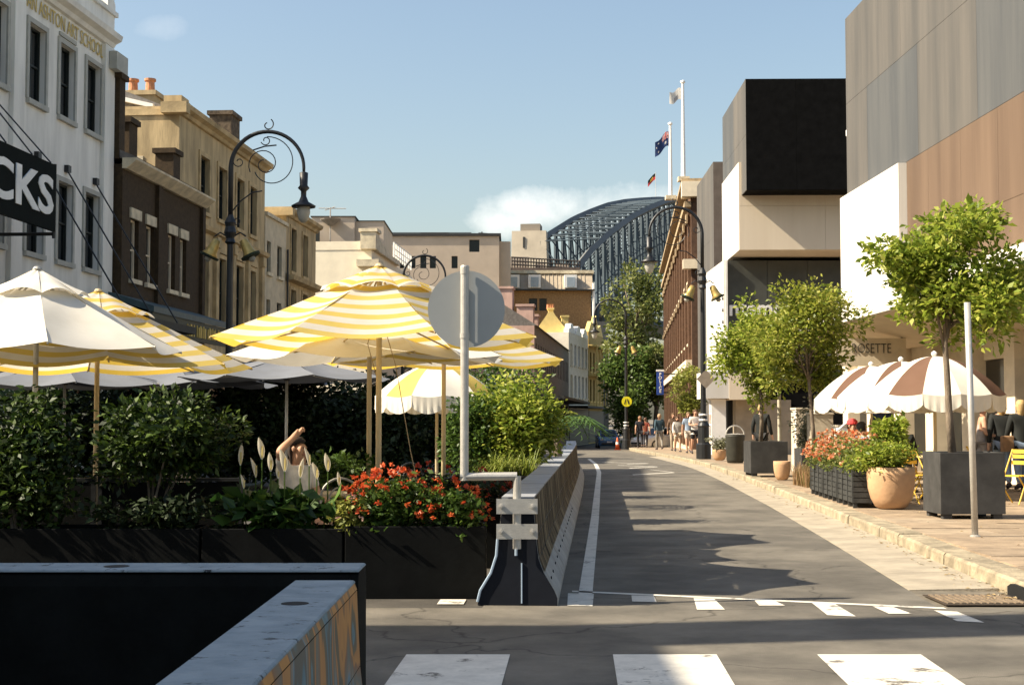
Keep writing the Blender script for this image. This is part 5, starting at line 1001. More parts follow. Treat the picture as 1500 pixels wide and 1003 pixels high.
# ------------------------------------------------------------------ street lamps
def arc(cx, cz, r, a0, a1, n=16): return [(cx + r * math.cos(R(a0 + (a1 - a0) * i / n)), 0, cz + r * math.sin(R(a0 + (a1 - a0) * i / n))) for i in range(n + 1)]
def spiral(cx, cz, r0, r1, a0, a1, n=26): return [(cx + (r0 + (r1 - r0) * i / n) * math.cos(R(a0 + (a1 - a0) * i / n)), 0, cz + (r0 + (r1 - r0) * i / n) * math.sin(R(a0 + (a1 - a0) * i / n))) for i in range(n + 1)]
lampglass = mat('lamp_glass', (.62, .60, .52), .2, .1, 5, spec=.6, trans=.4)
def lamp(label, loc, sgn_, zb_extra=0):
    o = thing('street_lamp', label, 'street lamp', loc, 0 if sgn_ > 0 else math.pi, 'arched street lamps'); D = 1.85; r = D / 2
    MB().lathe([(.26, 0), (.26, .5), (.20, .55), (.19, 1.1), (.22, 1.15), (.16, 1.25), (.10, 1.6)], 16).build('pedestal', black, o)
    for zz_ in (1.32, 1.5): MB().lathe([(.155, zz_), (.165, zz_ + .03), (.155, zz_ + .06)], 14).build('white_band', white, o)
    MB().lathe([(.10, 1.3), (.085, 4.5), (.075, 5.9)], 14).build('post', black, o)
    MB().lathe([(.08, 5.9), (.14, 5.95), (.10, 6.05), (.16, 6.2), (.12, 6.35), (.15, 6.45), (.08, 6.6), (.07, 6.65)], 14).build('collar', black, o)
    MB().tube([(0, 0, 6.6), (0, 0, 7.85)] + arc(r, 7.85, r, 180, 0, 24)[1:] + [(D, 0, 7.7)], [.065] * 2 + [.06 - .02 * i / 24 for i in range(24)] + [.035], 10).build('arched_arm', black, o, smooth=True)
    for pts, rr_ in ((spiral(r * 1.05, 7.95, .70, .42, 95, -150), .014), (spiral(r * .92, 7.95, .42, .10, -150, -620), .014), (spiral(r, 8.95, .16, .05, 60, -250), .016), (spiral(r * .95, 8.55, .13, .05, 200, 560), .014), (spiral(.2, 8.0, .14, .05, 180, 520), .014),
                    ([(.05, 0, 6.75), (.25, 0, 7.0), (.55, 0, 7.22), (.8, 0, 7.26)], .018), (spiral(.16, 6.5, .12, .04, 180, 540), .014), ([(.55, 0, 8.3), (.85, 0, 8.4), (1.15, 0, 8.43)], .02)):
        MB().tube(pts, rr_, 5).build('scroll', black, o)
    MB().lathe([(.03, 7.75), (.11, 7.72), (.10, 7.4), (.15, 7.33), (.07, 7.25), (.07, 7.12), (.13, 6.98), (.31, 6.88), (.30, 6.84), (.17, 6.86)], 18).build('lamp_hood', black, o, loc=(D, 0, 0), smooth=True)
    MB().lathe([(.165, 6.85), (.17, 6.7), (.12, 6.52), (.05, 6.45)], 16).build('lamp_globe', lampglass, o, loc=(D, 0, 0), smooth=True)
    for s_ in (-1, 1):
        Mx = Matrix.Translation((s_ * .42, 0, 5.82)) @ Matrix.Rotation(s_ * -.45, 4, 'Y') @ Matrix.Scale(.84, 4)
        b = MB().lathe([(.03, .28), (.12, .24), (.15, .05), (.18, -.15), (.27, -.28), (.26, -.29), (.15, -.12)], 18, Mx).build('bell', gold, o, smooth=True); MB().lathe([(.26, -.28), (.30, -.25), (.30, -.31), (.26, -.33)], 18, Mx).build('bell_rim', mat('garland', (.02, .03, .015), .8), b); MB().lathe([(.01, -.28), (.1, -.34), (.1, -.42), (.01, -.48)], 10, Mx).build('clapper', lampglass, b)
        MB().tube([(0, 0, 6.05), (s_ * .25, 0, 6.2), (s_ * .40, 0, 6.1)], .02, 6).build('bell_arm', black, o)
    return o
l1 = lamp('arched black street lamp in front of the dark brick shop house', (XP(335, 35.8), 35.8, .0), 1)
l2 = lamp('arched black street lamp with gold bells beside the museum entrance', (XP(1030, 49.5), 49.5, ZS + gz(49.5)), -1)
l3 = lamp('arched black street lamp carrying the yellow crossing sign', (XP(917, 84), 84, gz(84) + .1), -1)
l4 = lamp('arched lamp whose curved arm shows above the striped umbrella', (XP(590, 62), 62, -.15), 1)
ds = thing('diamond_sign', 'grey back of a diamond warning sign on the lamp post', 'sign', (XP(1034, 49.2), 49.2, W(0, 555, 49.2).z)); MB().box(-.23, .23, -.012, .0, -.23, .23, Matrix.Rotation(math.pi / 4, 4, 'Y')).build('plate', mat('sign_back_tan', (.30, .25, .19), .6), ds); MB().box(-.04, .04, 0, .25, -.05, .05).build('clamp', black, ds)
cs_ = thing('crossing_sign', 'round yellow pedestrian crossing sign with black legs symbol', 'sign', (XP(918, 83.7), 83.7, W(0, 588, 83.7).z)); MB().lathe([(.30, 0), (.30, .02)], 28, Matrix.Rotation(-math.pi / 2, 4, 'X')).build('plate', mat('sign_yellow', (.80, .72, .02), .5, .03, 2), cs_)
for s_ in (-1, 1): MB().add([(s_ * .015, -.012, .15), (s_ * .075, -.012, .15), (s_ * .17, -.012, -.16), (s_ * .09, -.012, -.16)], [(0, 1, 2, 3) if s_ < 0 else (3, 2, 1, 0)]).build('leg_symbol', black, cs_)
MB().box(-.05, .05, .02, .3, -.04, .04).build('clamp', black, cs_)
bp = thing('steel_pole', 'bare grey steel pole standing on the pavement by the cube planter', 'pole', (XP(1424.5, 16.5), 16.5, ZS)); MB().tube([(0, 0, 0), (-.045, 0, W(0, 443, 16.5).z - ZS)], .037, 14).build('tube', steel, bp, smooth=True); MB().lathe([(.06, 0), (.06, .012), (.04, .02)], 14).build('collar', steel, bp)
bp2 = thing('steel_pole', 'thin pale pole standing between the two museum trees', 'pole', (XP(1141, 35), 35, ZS)); MB().tube([(0, 0, 0), (0, 0, 2.05)], .045, 10).build('tube', mat('pole_pale', (.5, .45, .35), .6), bp2); MB().lathe([(.08, 0), (.08, .02)], 10).build('collar', steel, bp2)
# bin, counters, handrail
bi = thing('litter_bin', 'dark cylindrical litter bin with hooped lid by the white pillar', 'bin', (XP(1076, 44), 44, ZS)); MB().lathe([(.24, 0), (.27, .1), (.30, .80), (.31, .84), (.28, .86)], 18).build('drum', mat('bin_dark', (.03, .03, .022), .6), bi, smooth=True); MB().tube(arc(0, .86, .28, 0, 180, 12), .02, 6).build('hoop', steel, bi); MB().lathe([(.29, .865), (.30, .88), (.1, .9)], 16).build('lid_ring', steel, bi)
ctm = mat('counter_stone', (.55, .48, .37), .8, .1, 3)
for (pa_, pb_, Yc, yt, lab) in ((1190, 1220, 33.5, 604, 'cream stone counter block by the doorway'), (1166, 1196, 36.5, 597, 'beige stone counter block behind the slim trees'), (1228, 1252, 31.5, 622, 'small white counter block beside the handrail')):
    o = thing('counter_block', lab, 'counter', ((XP(pa_, Yc) + XP(pb_, Yc)) / 2, Yc, ZS)); hw_ = (XP(pb_, Yc) - XP(pa_, Yc)) / 2; zz_ = W(0, yt, Yc).z - ZS; MB().bbox(-hw_, hw_, 0, .7, 0, zz_ - .05, .01).build('body', ctm if 'white' not in lab else white, o); MB().bbox(-hw_ - .02, hw_ + .02, -.02, .72, zz_ - .048, zz_, .008).build('top', ctm, o); MB().box(-hw_ - .012, -hw_ - .003, .02, .12, 0, zz_ - .06).build('side_trim', white, o)
hr = thing('handrail', 'bent steel handrail beside the counters', 'handrail', (XP(1214, 30.8), 30.8, ZS)); MB().tube([(0, 0, 0), (0, 0, .95), (.35, 0, 1.25), (.75, .1, 1.27), (.75, .1, 0)], .025, 8).build('rail', white, hr)

# ------------------------------------------------------------------ furniture
def bent_chair(name, label, loc, rz, m, seatm, group=None):
    o = thing(name, label, 'chair', loc, rz, group)
    MB().lathe([(.20, .44), (.21, .455), (.20, .47)], 20).build('seat', seatm, o)
    for a in (45, 135, 225, 315): c, s_ = math.cos(R(a)), math.sin(R(a)); MB().tube([(c * .16, s_ * .16, .44), (c * .22, s_ * .22, 0)], .013, 6).build('leg', m, o)
    MB().lathe([(.15, .20), (.162, .212), (.15, .224), (.138, .212), (.15, .20)], 16, cap=False).build('stretcher', m, o)
    MB().tube([(-.19, .14, .45), (-.20, .19, .70)] + [(.20 * math.cos(R(180 - 180 * i / 10)), .2, .70 + .20 * math.sin(R(180 * i / 10))) for i in range(11)] + [(.19, .14, .45)], .013, 6).build('back_frame', m, o)
    MB().tube([(-.11, .15, .46), (-.12, .185, .68)] + [(.12 * math.cos(R(180 - 180 * i / 8)), .19, .68 + .13 * math.sin(R(180 * i / 8))) for i in range(9)] + [(.11, .15, .46)], .010, 6).build('back_hoop', m, o); return o
chm = mat('chair_grey', (.30, .29, .26), .4, .1, 6, metal=.4); chd = mat('chair_black', (.012, .013, .012), .4)
bent_chair('bentwood_chair', 'pale rimmed bentwood chair behind the white lilies', (XP(505, 14.2), 14.2, 0), .3, chm, wood, 'cafe chairs')
bent_chair('bentwood_chair', 'black bentwood chair the seated woman sits on', (XP(438, 14.6), 14.45, 0), 1.0, chd, chd, 'cafe chairs')
bent_chair('bentwood_chair', 'black bentwood chair beside the wrapped umbrella pole', (XP(578, 16.6), 16.6, 0), -1.2, chd, chd, 'cafe chairs')
bent_chair('bentwood_chair', 'black bentwood chair under the yellow scalloped umbrella', (XP(612, 19.2), 19.2, 0), .6, chd, chd, 'cafe chairs')
def cafe_table(label, loc, w_, d_, h, m, rz=0):
    o = thing('cafe_table', label, 'table', loc, rz, 'cafe tables'); MB().bbox(-w_ / 2, w_ / 2, -d_ / 2, d_ / 2, h - .035, h, .006).build('top', m, o); MB().tube([(0, 0, .02), (0, 0, h - .036)], .03, 10).build('column', black, o); MB().box(-.25, .25, -.03, .03, 0, .03).box(-.03, .03, -.25, .25, .0302, .05).build('foot', black, o); return o
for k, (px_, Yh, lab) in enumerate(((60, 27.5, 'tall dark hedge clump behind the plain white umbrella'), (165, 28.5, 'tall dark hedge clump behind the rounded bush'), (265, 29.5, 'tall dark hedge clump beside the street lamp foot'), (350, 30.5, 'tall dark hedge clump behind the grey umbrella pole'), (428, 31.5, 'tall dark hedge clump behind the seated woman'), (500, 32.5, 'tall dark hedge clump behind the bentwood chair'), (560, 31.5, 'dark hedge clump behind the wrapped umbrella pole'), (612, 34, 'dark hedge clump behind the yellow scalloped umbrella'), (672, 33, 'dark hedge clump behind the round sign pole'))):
    shrub('dark_hedge', lab, (XP(px_, Yh), Yh, 0), (0, 0, 1.15), (.95, .6, 1.4 if k < 7 else 1.0), 5600, .16, lf_dark, 200 + k, 40, 'dark hedges behind the cafe', spread=.6)  # hedge row added to fill the background with near-black shade
dkg = mat('table_green', (.008, .015, .011), .75, .2, 4, spec=.08); pale = mat('table_pale', (.55, .47, .33), .5, .1, 5)
cafe_table('pale wooden table between woman and bentwood chair', (XP(478, 14.8), 14.8, 0), .65, .65, .74, pale)
cafe_table('long dark green table behind the sign pole', (XP(640, 17.6), 17.4, 0), 1.1, .6, .76, dkg)
cafe_table('dark table beneath the plain white umbrella', (XP(90, 16), 16, 0), 1.5, .7, .74, dkg)
cafe_table('dark table beneath the left striped umbrella', (XP(300, 16.5), 16.5, 0), 1.2, .7, .74, dkg)
for k, (x0, x1, lab) in enumerate(((-6.6, -5.2, 'low black screen panel behind the tall hedge bush'), (-5.18, -3.8, 'low black screen panel behind the dense dark hedge'), (-3.78, -2.45, 'low black screen panel behind the rounded bush'))):
    o = thing('cafe_screen', lab, 'screen', ((x0 + x1) / 2, 13.05, 0), 0, 'low screens behind the hedge'); hx = (x1 - x0) / 2  # black panels added to make the ground behind the hedge read as shade
    MB().box(-hx + .03, hx - .03, -.012, .012, .06, .92).build('panel', dkplant, o)
    for q in (-1, 1): MB().box(q * (hx - .02) - .02, q * (hx - .02) + .02, -.03, .03, 0, .98).build('post', black, o)
    MB().box(-hx + .041, hx - .041, -.02, .02, .93, .96).build('rail', black, o)
nap = thing('folded_cloth', 'draped pale cloth hanging behind the rounded bush', 'cloth', (XP(270, 13.4), 13.4, 0)); MB().lathe([(.20, .42), (.15, .62), (.10, .85), (.05, 1.02), (.01, 1.05)], 9).build('drape', mat('cloth_beige', (.42, .35, .26), .8), nap); MB().tube([(0, 0, 0), (0, 0, .5)], .03, 8).build('stand', black, nap)
def fold_chair(label, loc, rz):
    o = thing('folding_chair', label, 'chair', loc, rz, 'yellow folding chairs'); ym = mat('chair_yellow', (.72, .45, .05), .5, .1, 6)
    for k in range(5): MB().box(-.2, .2, -.2 + k * .085, -.13 + k * .085, .44, .455).build('seat_slat', ym, o)
    for z in (.62, .72, .80): MB().box(-.2, .2, .21 + (z - .45) * .2, .225 + (z - .45) * .2, z, z + .06).build('back_slat', ym, o)
    for s_ in (-.21, .21): MB().tube([(s_, -.22, 0), (s_, .3, .86)], .012, 6).build('frame_bar', ym, o); MB().tube([(s_ * .93, .25, 0), (s_ * .93, -.2, .45)], .012, 6).build('leg', ym, o)
    return o
fold_chair('yellow folding chair between terracotta pot and cube planter', (XP(1344, 23.0), 23.0, ZS), .5)
fold_chair('yellow folding chair beside the women at the pavement edge', (XP(1483, 22.8), 22.8, ZS), -.9); fold_chair('yellow folding chair half hidden by the herbs', (XP(1326, 24.0), 24.0, ZS), 2.4)
fold_chair('yellow folding chair tucked behind the charcoal cube planter', (XP(1440, 25.5), 25.5, ZS), 1.3)
cafe_table('small wooden table under the brown scalloped umbrella', (XP(1385, 23.6), 23.8, ZS), .7, .7, .74, wood); cafe_table('small dark table beside the handrail', (XP(1232, 29.8), 29.6, ZS), .7, .6, .74, black)

# ------------------------------------------------------------------ people
skin = mat('skin', (.50, .29, .19), .55, .08, 8); skin2 = mat('skin_pale', (.60, .38, .27), .55, .08, 8)
def skinmesh(name, nodes, edges, m, parent, sub=2, root='pelvis'):
    keys = list(nodes); keys.remove(root) if root in keys else None; keys = ([root] if root in nodes else []) + keys; ix = {k: i for i, k in enumerate(keys)}
    me = bpy.data.meshes.new(name); me.from_pydata([nodes[k][0] for k in keys], [(ix[a], ix[b]) for a, b in edges], []); o = obj(name, me, m, parent)
    o.modifiers.new('skin', 'SKIN').use_smooth_shade = True; sd = me.skin_vertices[0].data
    for k in keys: r = nodes[k][1]; sd[ix[k]].radius = r if isinstance(r, tuple) else (r, r); sd[ix[k]].use_root = False
    sd[0].use_root = True; s_ = o.modifiers.new('sub', 'SUBSURF'); s_.levels = s_.render_levels = sub
    bpy.context.view_layer.update(); dg_ = bpy.context.evaluated_depsgraph_get(); nm = bpy.data.meshes.new_from_object(o.evaluated_get(dg_)); o.modifiers.clear(); o.data = nm; nm.materials.clear(); nm.materials.append(m)
    nm.polygons.foreach_set('use_smooth', [True] * len(nm.polygons)); return o
def person(label, loc, heading, h=1.7, top=(.02, .02, .02), bottom=(.05, .05, .06), hairc=(.05, .03, .02), stride=.0, seated=False, armsL=None, armsR=None, legs='long', sleeves='short', sk=None, hair_long=False, cap=None, group=None, bag=None, headtilt=0):
    sk = sk or skin; k = h / 1.7; o = thing('person', label, 'person', loc, heading, group); o.scale = (k, k, k)
    pz = .50 if seated else .93
    dz = pz - .93
    J = {'pelvis': ((0, .02, pz), (.145, .105)), 'spine': ((0, .01, 1.14 + dz), (.125, .095)), 'chest': ((0, 0, 1.33 + dz), (.155, .105)), 'neck': ((0, .0, 1.46 + dz), .055), 'jaw': ((0, -.012 - headtilt * .03, 1.545 + dz), (.062, .07)), 'head': ((0, -.005 - headtilt * .05, 1.615 + dz), (.075, .09)), 'crown': ((0, .005 - headtilt * .06, 1.675 + dz), (.055, .065)), 'nose': ((0, -.10 - headtilt * .05, 1.595 + dz), .013)}
    E = [('pelvis', 'spine'), ('spine', 'chest'), ('chest', 'neck'), ('neck', 'jaw'), ('jaw', 'head'), ('head', 'crown'), ('head', 'nose')]
    for s_, sd in ((-1, 'L'), (1, 'R')):
        arm = armsL if s_ < 0 else armsR; sw = stride * s_
        el, wr = arm or ((s_ * .235, .03 + sw * .5, 1.13), (s_ * .25, -.06 + sw * .9, .90)); el = (el[0], el[1], el[2] + dz); wr = (wr[0], wr[1], wr[2] + dz)
        J['sh' + sd] = ((s_ * .175, 0, 1.40 + dz), .062); J['el' + sd] = (el, .043); J['wr' + sd] = (wr, .029)
        d = (Vector(wr) - Vector(el)).normalized(); pm = Vector(wr) + d * .07; J['pa' + sd] = (tuple(pm), (.034, .02)); E += [('chest', 'sh' + sd), ('sh' + sd, 'el' + sd), ('el' + sd, 'wr' + sd), ('wr' + sd, 'pa' + sd)]
        side = d.cross(Vector((0, 1, 0))); side = side.normalized() if side.length > .2 else Vector((1, 0, 0))
        for q, (off, ln) in enumerate(((-.026, .066), (-.009, .078), (.009, .074), (.026, .058))): J['f%d' % q + sd] = (tuple(pm + side * off + d * ln + Vector((0, -.012, 0))), .0085); E.append(('pa' + sd, 'f%d' % q + sd))
        J['th' + sd] = (tuple(Vector(wr) + d * .055 - side * .05 * s_ + Vector((0, -.02, 0))), .010); E.append(('wr' + sd, 'th' + sd))
        if seated: hp, kn, an, to = (s_ * .1, 0, .5), (s_ * .13, -.42, .50), (s_ * .13, -.40, .09), (s_ * .14, -.55, .04)
        else: hp, kn, an, to = (s_ * .09, .01, .88), (s_ * .095, -.03 - sw * .45, .50), (s_ * .09, .03 - sw * .9 + abs(sw) * .1, .09 + (.06 if sw < 0 else 0)), (s_ * .1, -.13 - sw * .9, .035 + (.02 if sw < 0 else 0))
        J['hp' + sd] = (hp, .088); J['kn' + sd] = (kn, .056); J['an' + sd] = (an, .038); J['to' + sd] = (to, (.034, .028)); E += [('pelvis', 'hp' + sd), ('hp' + sd, 'kn' + sd), ('kn' + sd, 'an' + sd), ('an' + sd, 'to' + sd)]
    skinmesh('body', J, E, sk, o)
    def grow(keys, g_): return {q: (J[q][0], tuple(x + g_ for x in (J[q][1] if isinstance(J[q][1], tuple) else (J[q][1],) * 2))) for q in keys}
    def lerpj(a, b, t_): return tuple(Vector(J[a][0]).lerp(Vector(J[b][0]), t_))
    tk = grow(['pelvis', 'spine', 'chest', 'shL', 'shR'], .022); tk['hem'] = ((0, .02, pz - .07), (.165, .13)); tk['collar'] = ((0, 0, 1.435 + dz), (.085, .075)); te = [('pelvis', 'hem'), ('chest', 'collar'), ('pelvis', 'spine'), ('spine', 'chest'), ('chest', 'shL'), ('chest', 'shR')]
    if sleeves != 'none':
        for sd in 'LR':
            tk['el' + sd] = (J['el' + sd][0] if sleeves == 'long' else lerpj('sh' + sd, 'el' + sd, .75), (.058, .058)); te.append(('sh' + sd, 'el' + sd))
            if sleeves == 'long': tk['wr' + sd] = (J['wr' + sd][0], .042); te.append(('el' + sd, 'wr' + sd))
    else:
        for sd in 'LR': tk['sh' + sd] = (lerpj('chest', 'sh' + sd, .45), (.05, .05))
    def cm(c, n_): return mat('cloth_%s_%.2f_%.2f_%.2f' % ((n_,) + c), c, .85, .15, 14)
    skinmesh('top', tk, te, cm(top, 't'), o)
    bk = grow(['pelvis', 'hpL', 'hpR'], .014); be = [('pelvis', 'hpL'), ('pelvis', 'hpR')]
    for sd in 'LR':
        if legs == 'long': bk['kn' + sd] = (J['kn' + sd][0], .074); bk['an' + sd] = (J['an' + sd][0], .058); be += [('hp' + sd, 'kn' + sd), ('kn' + sd, 'an' + sd)]
        else: bk['kn' + sd] = (lerpj('hp' + sd, 'kn' + sd, .8), (.09, .085)); be += [('hp' + sd, 'kn' + sd)]
    skinmesh('trousers' if legs == 'long' else 'shorts', bk, be, cm(bottom, 'b'), o)
    for sd in 'LR': a, t_ = Vector(J['an' + sd][0]), Vector(J['to' + sd][0]); MB().tube([a + Vector((0, .05, -.045)), a + Vector((0, 0, -.03)), a.lerp(t_, .6), t_ + Vector((0, -.03, 0))], [.04, .052, .046, .03], 10).build('shoe', cm((.06, .05, .05), 's'), o, smooth=True)
    hc = Vector(J['head'][0]); hm = mat('hair_%.2f_%.2f' % hairc[:2], hairc, .6, .2, 20)
    prof = [(.002, .128), (.05, .118), (.085, .08), (.098, .03), (.095, -.03), (.075, -.06 if not hair_long else -.12)] + ([(.05, -.2), (.02, -.24)] if hair_long else [])
    hb = MB().lathe(prof, 18)
    hb.v = [(x, (max(y, .012) if z < .045 else max(y, -.082)), z) for x, y, z in hb.v]; hb.v = [(x + hc.x, y + hc.y + .022, z + hc.z - .005) for x, y, z in hb.v]; hb.build('hair', hm, o, smooth=True)
    if cap: MB().lathe([(.002, .14), (.06, .13), (.098, .09), (.105, .045), (.10, .03)], 14, Matrix.Translation((hc.x, hc.y + .012, hc.z))).add([(hc.x + .085 * math.cos(R(a)), hc.y - .01 + (.19 if a < 0 else .19) * math.sin(R(a)), hc.z + .035) for a in range(-180, 1, 20)], [tuple(range(10))]).build('cap', cm(cap, 'c'), o)
    for s_ in (-1, 1):
        MB().lathe([(.002, 0), (.009, .003), (.002, .008)], 8, Matrix.Translation((s_ * .03, hc.y - .082, hc.z + .01)) @ Matrix.Rotation(math.pi / 2, 4, 'X')).build('eye', mat('eye_dark', (.02, .015, .01), .3), o)
        MB().lathe([(.003, -.03), (.016, -.01), (.02, .012), (.004, .03)], 8, Matrix.Translation((s_ * .079, hc.y + .0, hc.z - .005))).build('ear', sk, o)
    MB().box(-.022, .022, hc.y - .084, hc.y - .07, hc.z - .062, hc.z - .052).build('mouth', mat('lip', (.35, .14, .11), .5), o)
    if bag: MB().bbox(bag[0] - .12, bag[0] + .12, bag[1] - .06, bag[1] + .06, bag[2], bag[2] + .3, .02).build('bag', cm((.25, .15, .08), 'g'), o)
    return o
PG = 'people walking beyond the lamp'
pz_ = lambda Y: ZS + gz(Y)
person('seated woman in white top raising one arm behind her head', (XP(438, 14.6), 14.45, 0), 1.0, 1.72, (.70, .66, .60), (.10, .16, .30), (.03, .02, .015), seated=True, armsL=((-.36, -.10, 1.60), (-.13, -.10, 1.74)), armsR=((.25, -.08, 1.13), (.12, -.32, 1.08)), sleeves='short', hair_long=True, legs='short', headtilt=.6)
person('walker in black shirt and trousers seen from behind by the white car', (XP(937, 79), 79, pz_(79)), math.pi, 1.74, (.015, .016, .022), (.02, .02, .025), (.25, .13, .07), .22, sleeves='short', group=PG)
person('walker in dark red top half behind the black shirted walker', (XP(945, 82), 82, pz_(82)), math.pi, 1.70, (.22, .05, .03), (.04, .04, .05), (.10, .05, .03), -.2, group=PG)
person('walker in dark teal jumper and grey trousers facing away', (XP(965.5, 72), 72, pz_(72)), math.pi + .1, 1.78, (.03, .06, .08), (.22, .20, .17), (.40, .25, .14), .25, sleeves='long', group=PG)
person('woman in dark jacket over white top and pale skirt walking forward', (XP(992, 65), 65, pz_(65)), .1, 1.58, (.55, .52, .48), (.50, .40, .28), (.12, .07, .04), .2, legs='short', sleeves='long', hair_long=True, group=PG)
person('walker in brown jacket behind the woman in pale skirt', (XP(986, 69), 69, pz_(69)), .0, 1.78, (.14, .09, .06), (.3, .24, .17), (.2, .12, .06), -.2, sleeves='long', group=PG)
person('man in white shirt and black shorts looking at his hands', (XP(1018, 58), 58, pz_(58)), .15, 1.80, (.68, .62, .55), (.012, .012, .015), (.16, .09, .05), .22, legs='short', armsL=((-.24, -.02, 1.13), (-.08, -.26, 1.15)), armsR=((.24, -.02, 1.13), (.08, -.26, 1.15)), headtilt=.5, group=PG)
person('walker in pale blue shirt behind the man in black shorts', (XP(1008, 62), 62, pz_(62)), .0, 1.74, (.25, .32, .42), (.45, .40, .33), (.3, .2, .12), -.22, legs='short', group=PG)
person('blond person in black coat standing behind the cube planter', (XP(1115, 39), 39, ZS), 2.6, 1.72, (.012, .014, .013), (.02, .02, .02), (.42, .28, .12), .05, sleeves='long', sk=skin2)
person('seated man in red cap beside the bedding flowers', (XP(1248, 27.2), 27.2, ZS), .5, 1.75, (.04, .045, .05), (.06, .07, .10), (.05, .03, .02), seated=True, sleeves='long', cap=(.55, .06, .06), group='guests at the pavement tables')
person('seated guest in grey blue shirt beside the red capped man', (XP(1262, 26.6), 26.6, ZS), 2.2, 1.7, (.25, .29, .40), (.05, .05, .07), (.02, .018, .015), seated=True, group='guests at the pavement tables')
person('standing waiter in dark blue under the scalloped umbrella', (XP(1291, 29.6), 29.6, ZS), .2, 1.72, (.03, .05, .12), (.02, .02, .025), (.10, .05, .03), sleeves='short', group='guests at the pavement tables')
person('seated guest in black under the middle scalloped umbrella', (XP(1318, 25.6), 25.6, ZS), -.4, 1.78, (.012, .012, .014), (.02, .02, .02), (.03, .02, .015), seated=True, sleeves='long', group='guests at the pavement tables')
person('woman in sleeveless grey dress beside the scalloped umbrella', (XP(1438, 27.2), 27.2, ZS), 1.4, 1.62, (.30, .28, .27), (.30, .28, .27), (.30, .18, .08), .05, sleeves='none', legs='long', armsL=((-.25, -.02, 1.12), (-.20, -.22, 1.08)), group='women by the shopfront')
person('blond woman in black leather jacket and blue jeans', (XP(1466, 27.0), 27.0, ZS), math.pi - .15, 1.68, (.012, .013, .015), (.28, .36, .48), (.42, .26, .09), .12, sleeves='long', hair_long=True, sk=skin2, group='women by the shopfront')
person('fair haired woman in black with a tan bag', (XP(1494, 26.8), 26.8, ZS), math.pi, 1.68, (.012, .013, .015), (.20, .27, .38), (.46, .32, .14), -.12, sleeves='long', hair_long=True, sk=skin2, bag=(.28, .05, .75), group='women by the shopfront')

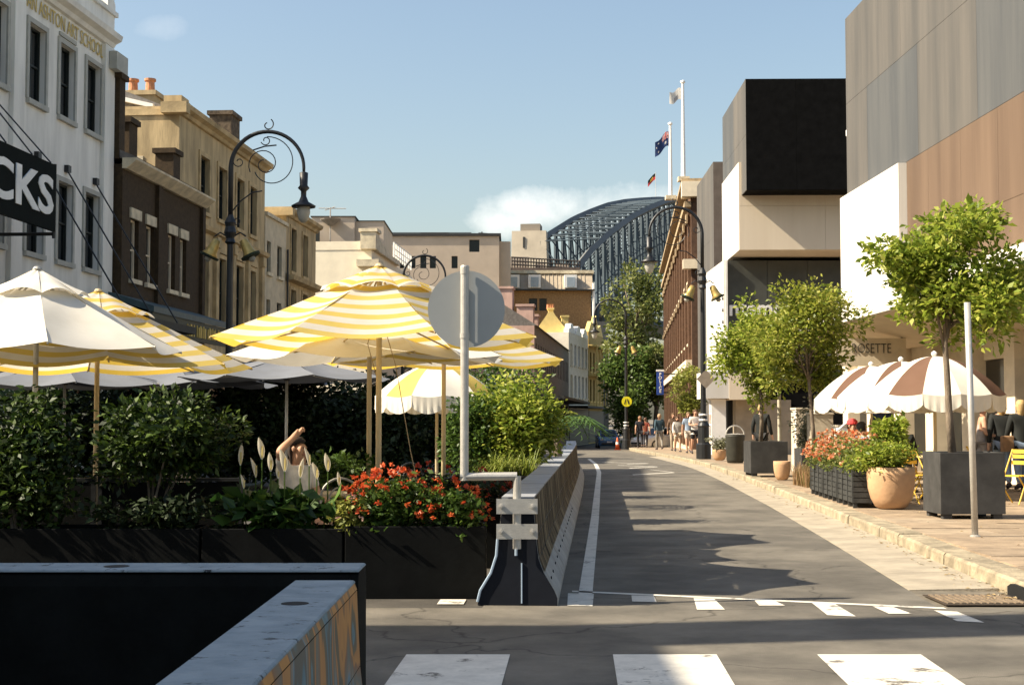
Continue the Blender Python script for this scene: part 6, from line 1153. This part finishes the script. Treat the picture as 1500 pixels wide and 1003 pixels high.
# ------------------------------------------------------------------ cars and cone
def car(label, loc, rz, col):
    o = thing('parked_car', label, 'car', loc, rz, 'cars in the street'); pm = mat('car_paint_%.2f' % col[0], col, .25, .03, 2, spec=.6); hw_ = .88
    def loft(secs, nm, m):
        b = MB(); n = len(secs[0][1])
        for y_, pts in secs: b.v += [(x, y_, z) for x, z in pts]
        b.f = [(i * n + j, i * n + (j + 1) % n, (i + 1) * n + (j + 1) % n, (i + 1) * n + j) for i in range(len(secs) - 1) for j in range(n)] + [tuple(range(n - 1, -1, -1)), tuple(range((len(secs) - 1) * n, len(secs) * n))]
        return b.build(nm, m, o, smooth=False)
    def sec(wd, z0, z1): return [(-wd, z0), (wd, z0), (wd + .03, (z0 + z1) / 2), (wd - .02, z1 - .06), (wd - .12, z1), (-wd + .12, z1), (-wd + .02, z1 - .06), (-wd - .03, (z0 + z1) / 2)]
    loft([(-2.1, sec(.70, .32, .62)), (-1.95, sec(.82, .22, .74)), (-1.2, sec(hw_, .2, .88)), (-.8, sec(hw_, .2, .95)), (1.5, sec(hw_, .2, .97)), (1.95, sec(.84, .25, .95)), (2.05, sec(.76, .32, .85))], 'body', pm)
    def cs2(wd, z1): return [(-wd - .1, .94), (wd + .1, .94), (wd, z1 - .04), (wd - .08, z1), (-wd + .08, z1), (-wd, z1 - .04)]
    loft([(-.85, cs2(.66, .98)), (-.25, cs2(.60, 1.42)), (.4, cs2(.60, 1.48)), (1.2, cs2(.58, 1.44)), (1.85, cs2(.62, 1.0))], 'cabin', pm)
    MB().add([(-.60, -.90, .985), (.60, -.90, .985), (.52, -.31, 1.40), (-.52, -.31, 1.40)], [(0, 1, 2, 3)]).build('windscreen', glass, o)
    MB().add([(-.55, 1.90, 1.0), (.55, 1.90, 1.0), (.5, 1.27, 1.41), (-.5, 1.27, 1.41)], [(3, 2, 1, 0)]).build('rear_window', glass, o)
    for s_ in (-1, 1):
        MB().add([(s_ * .775, -.62, 1.0), (s_ * .775, 1.55, 1.0), (s_ * .64, 1.15, 1.40), (s_ * .64, -.2, 1.40)], [(0, 1, 2, 3) if s_ > 0 else (3, 2, 1, 0)]).build('side_window', glass, o)
        MB().lathe([(.02, 0), (.13, .02), (.13, .05), (.03, .07)], 10, Matrix.Translation((s_ * .58, -2.0, .66)) @ Matrix.Rotation(math.pi / 2, 4, 'X')).build('headlight', lampglass, o); MB().box(s_ * .7 - .1, s_ * .7 + .1, 2.03, 2.07, .68, .82).build('tail_light', red, o)
        MB().bbox(s_ * .97 - .08, s_ * .97 + .08, -.75, -.62, .95, 1.07, .02).build('mirror', pm, o)
        for yy in (-1.3, 1.3):
            Mx = Matrix.Translation((s_ * .80, yy, .31)) @ Matrix.Rotation(math.pi / 2, 4, 'Y'); wl = MB().lathe([(.2, -.1), (.3, -.1), (.31, 0), (.3, .1), (.2, .1)], 18, Mx).build('wheel', black, o); MB().lathe([(.02, -.105), (.19, -.105), (.19, .105), (.02, .105)], 12, Mx).build('rim', steel, wl)
    MB().box(-.62, .62, -2.13, -2.08, .34, .46).build('grille', black, o); MB().box(-.2, .2, -2.145, -2.131, .48, .58).build('number_plate', white, o); return o
car('dark blue hatchback facing down the road beside the cone', (XP(890, 112), 112, gz(112)), .0, (.05, .12, .24))
car('white hatchback parked behind the walkers', (XP(966, 98), 98, gz(98) + .02), -.9, (.62, .60, .57))
cone = thing('traffic_cone', 'orange traffic cone with white collar by the dark blue car', 'cone', (XP(904, 86), 86, gz(86))); om = mat('cone_orange', (.70, .12, .03), .6)
MB().box(-.2, .2, -.2, .2, 0, .04).build('base', om, cone); MB().lathe([(.15, .04), (.105, .3), (.08, .5), (.03, .75)], 14).build('body', om, cone, smooth=True); MB().lathe([(.108, .34), (.089, .48)], 14).build('collar', white, cone)
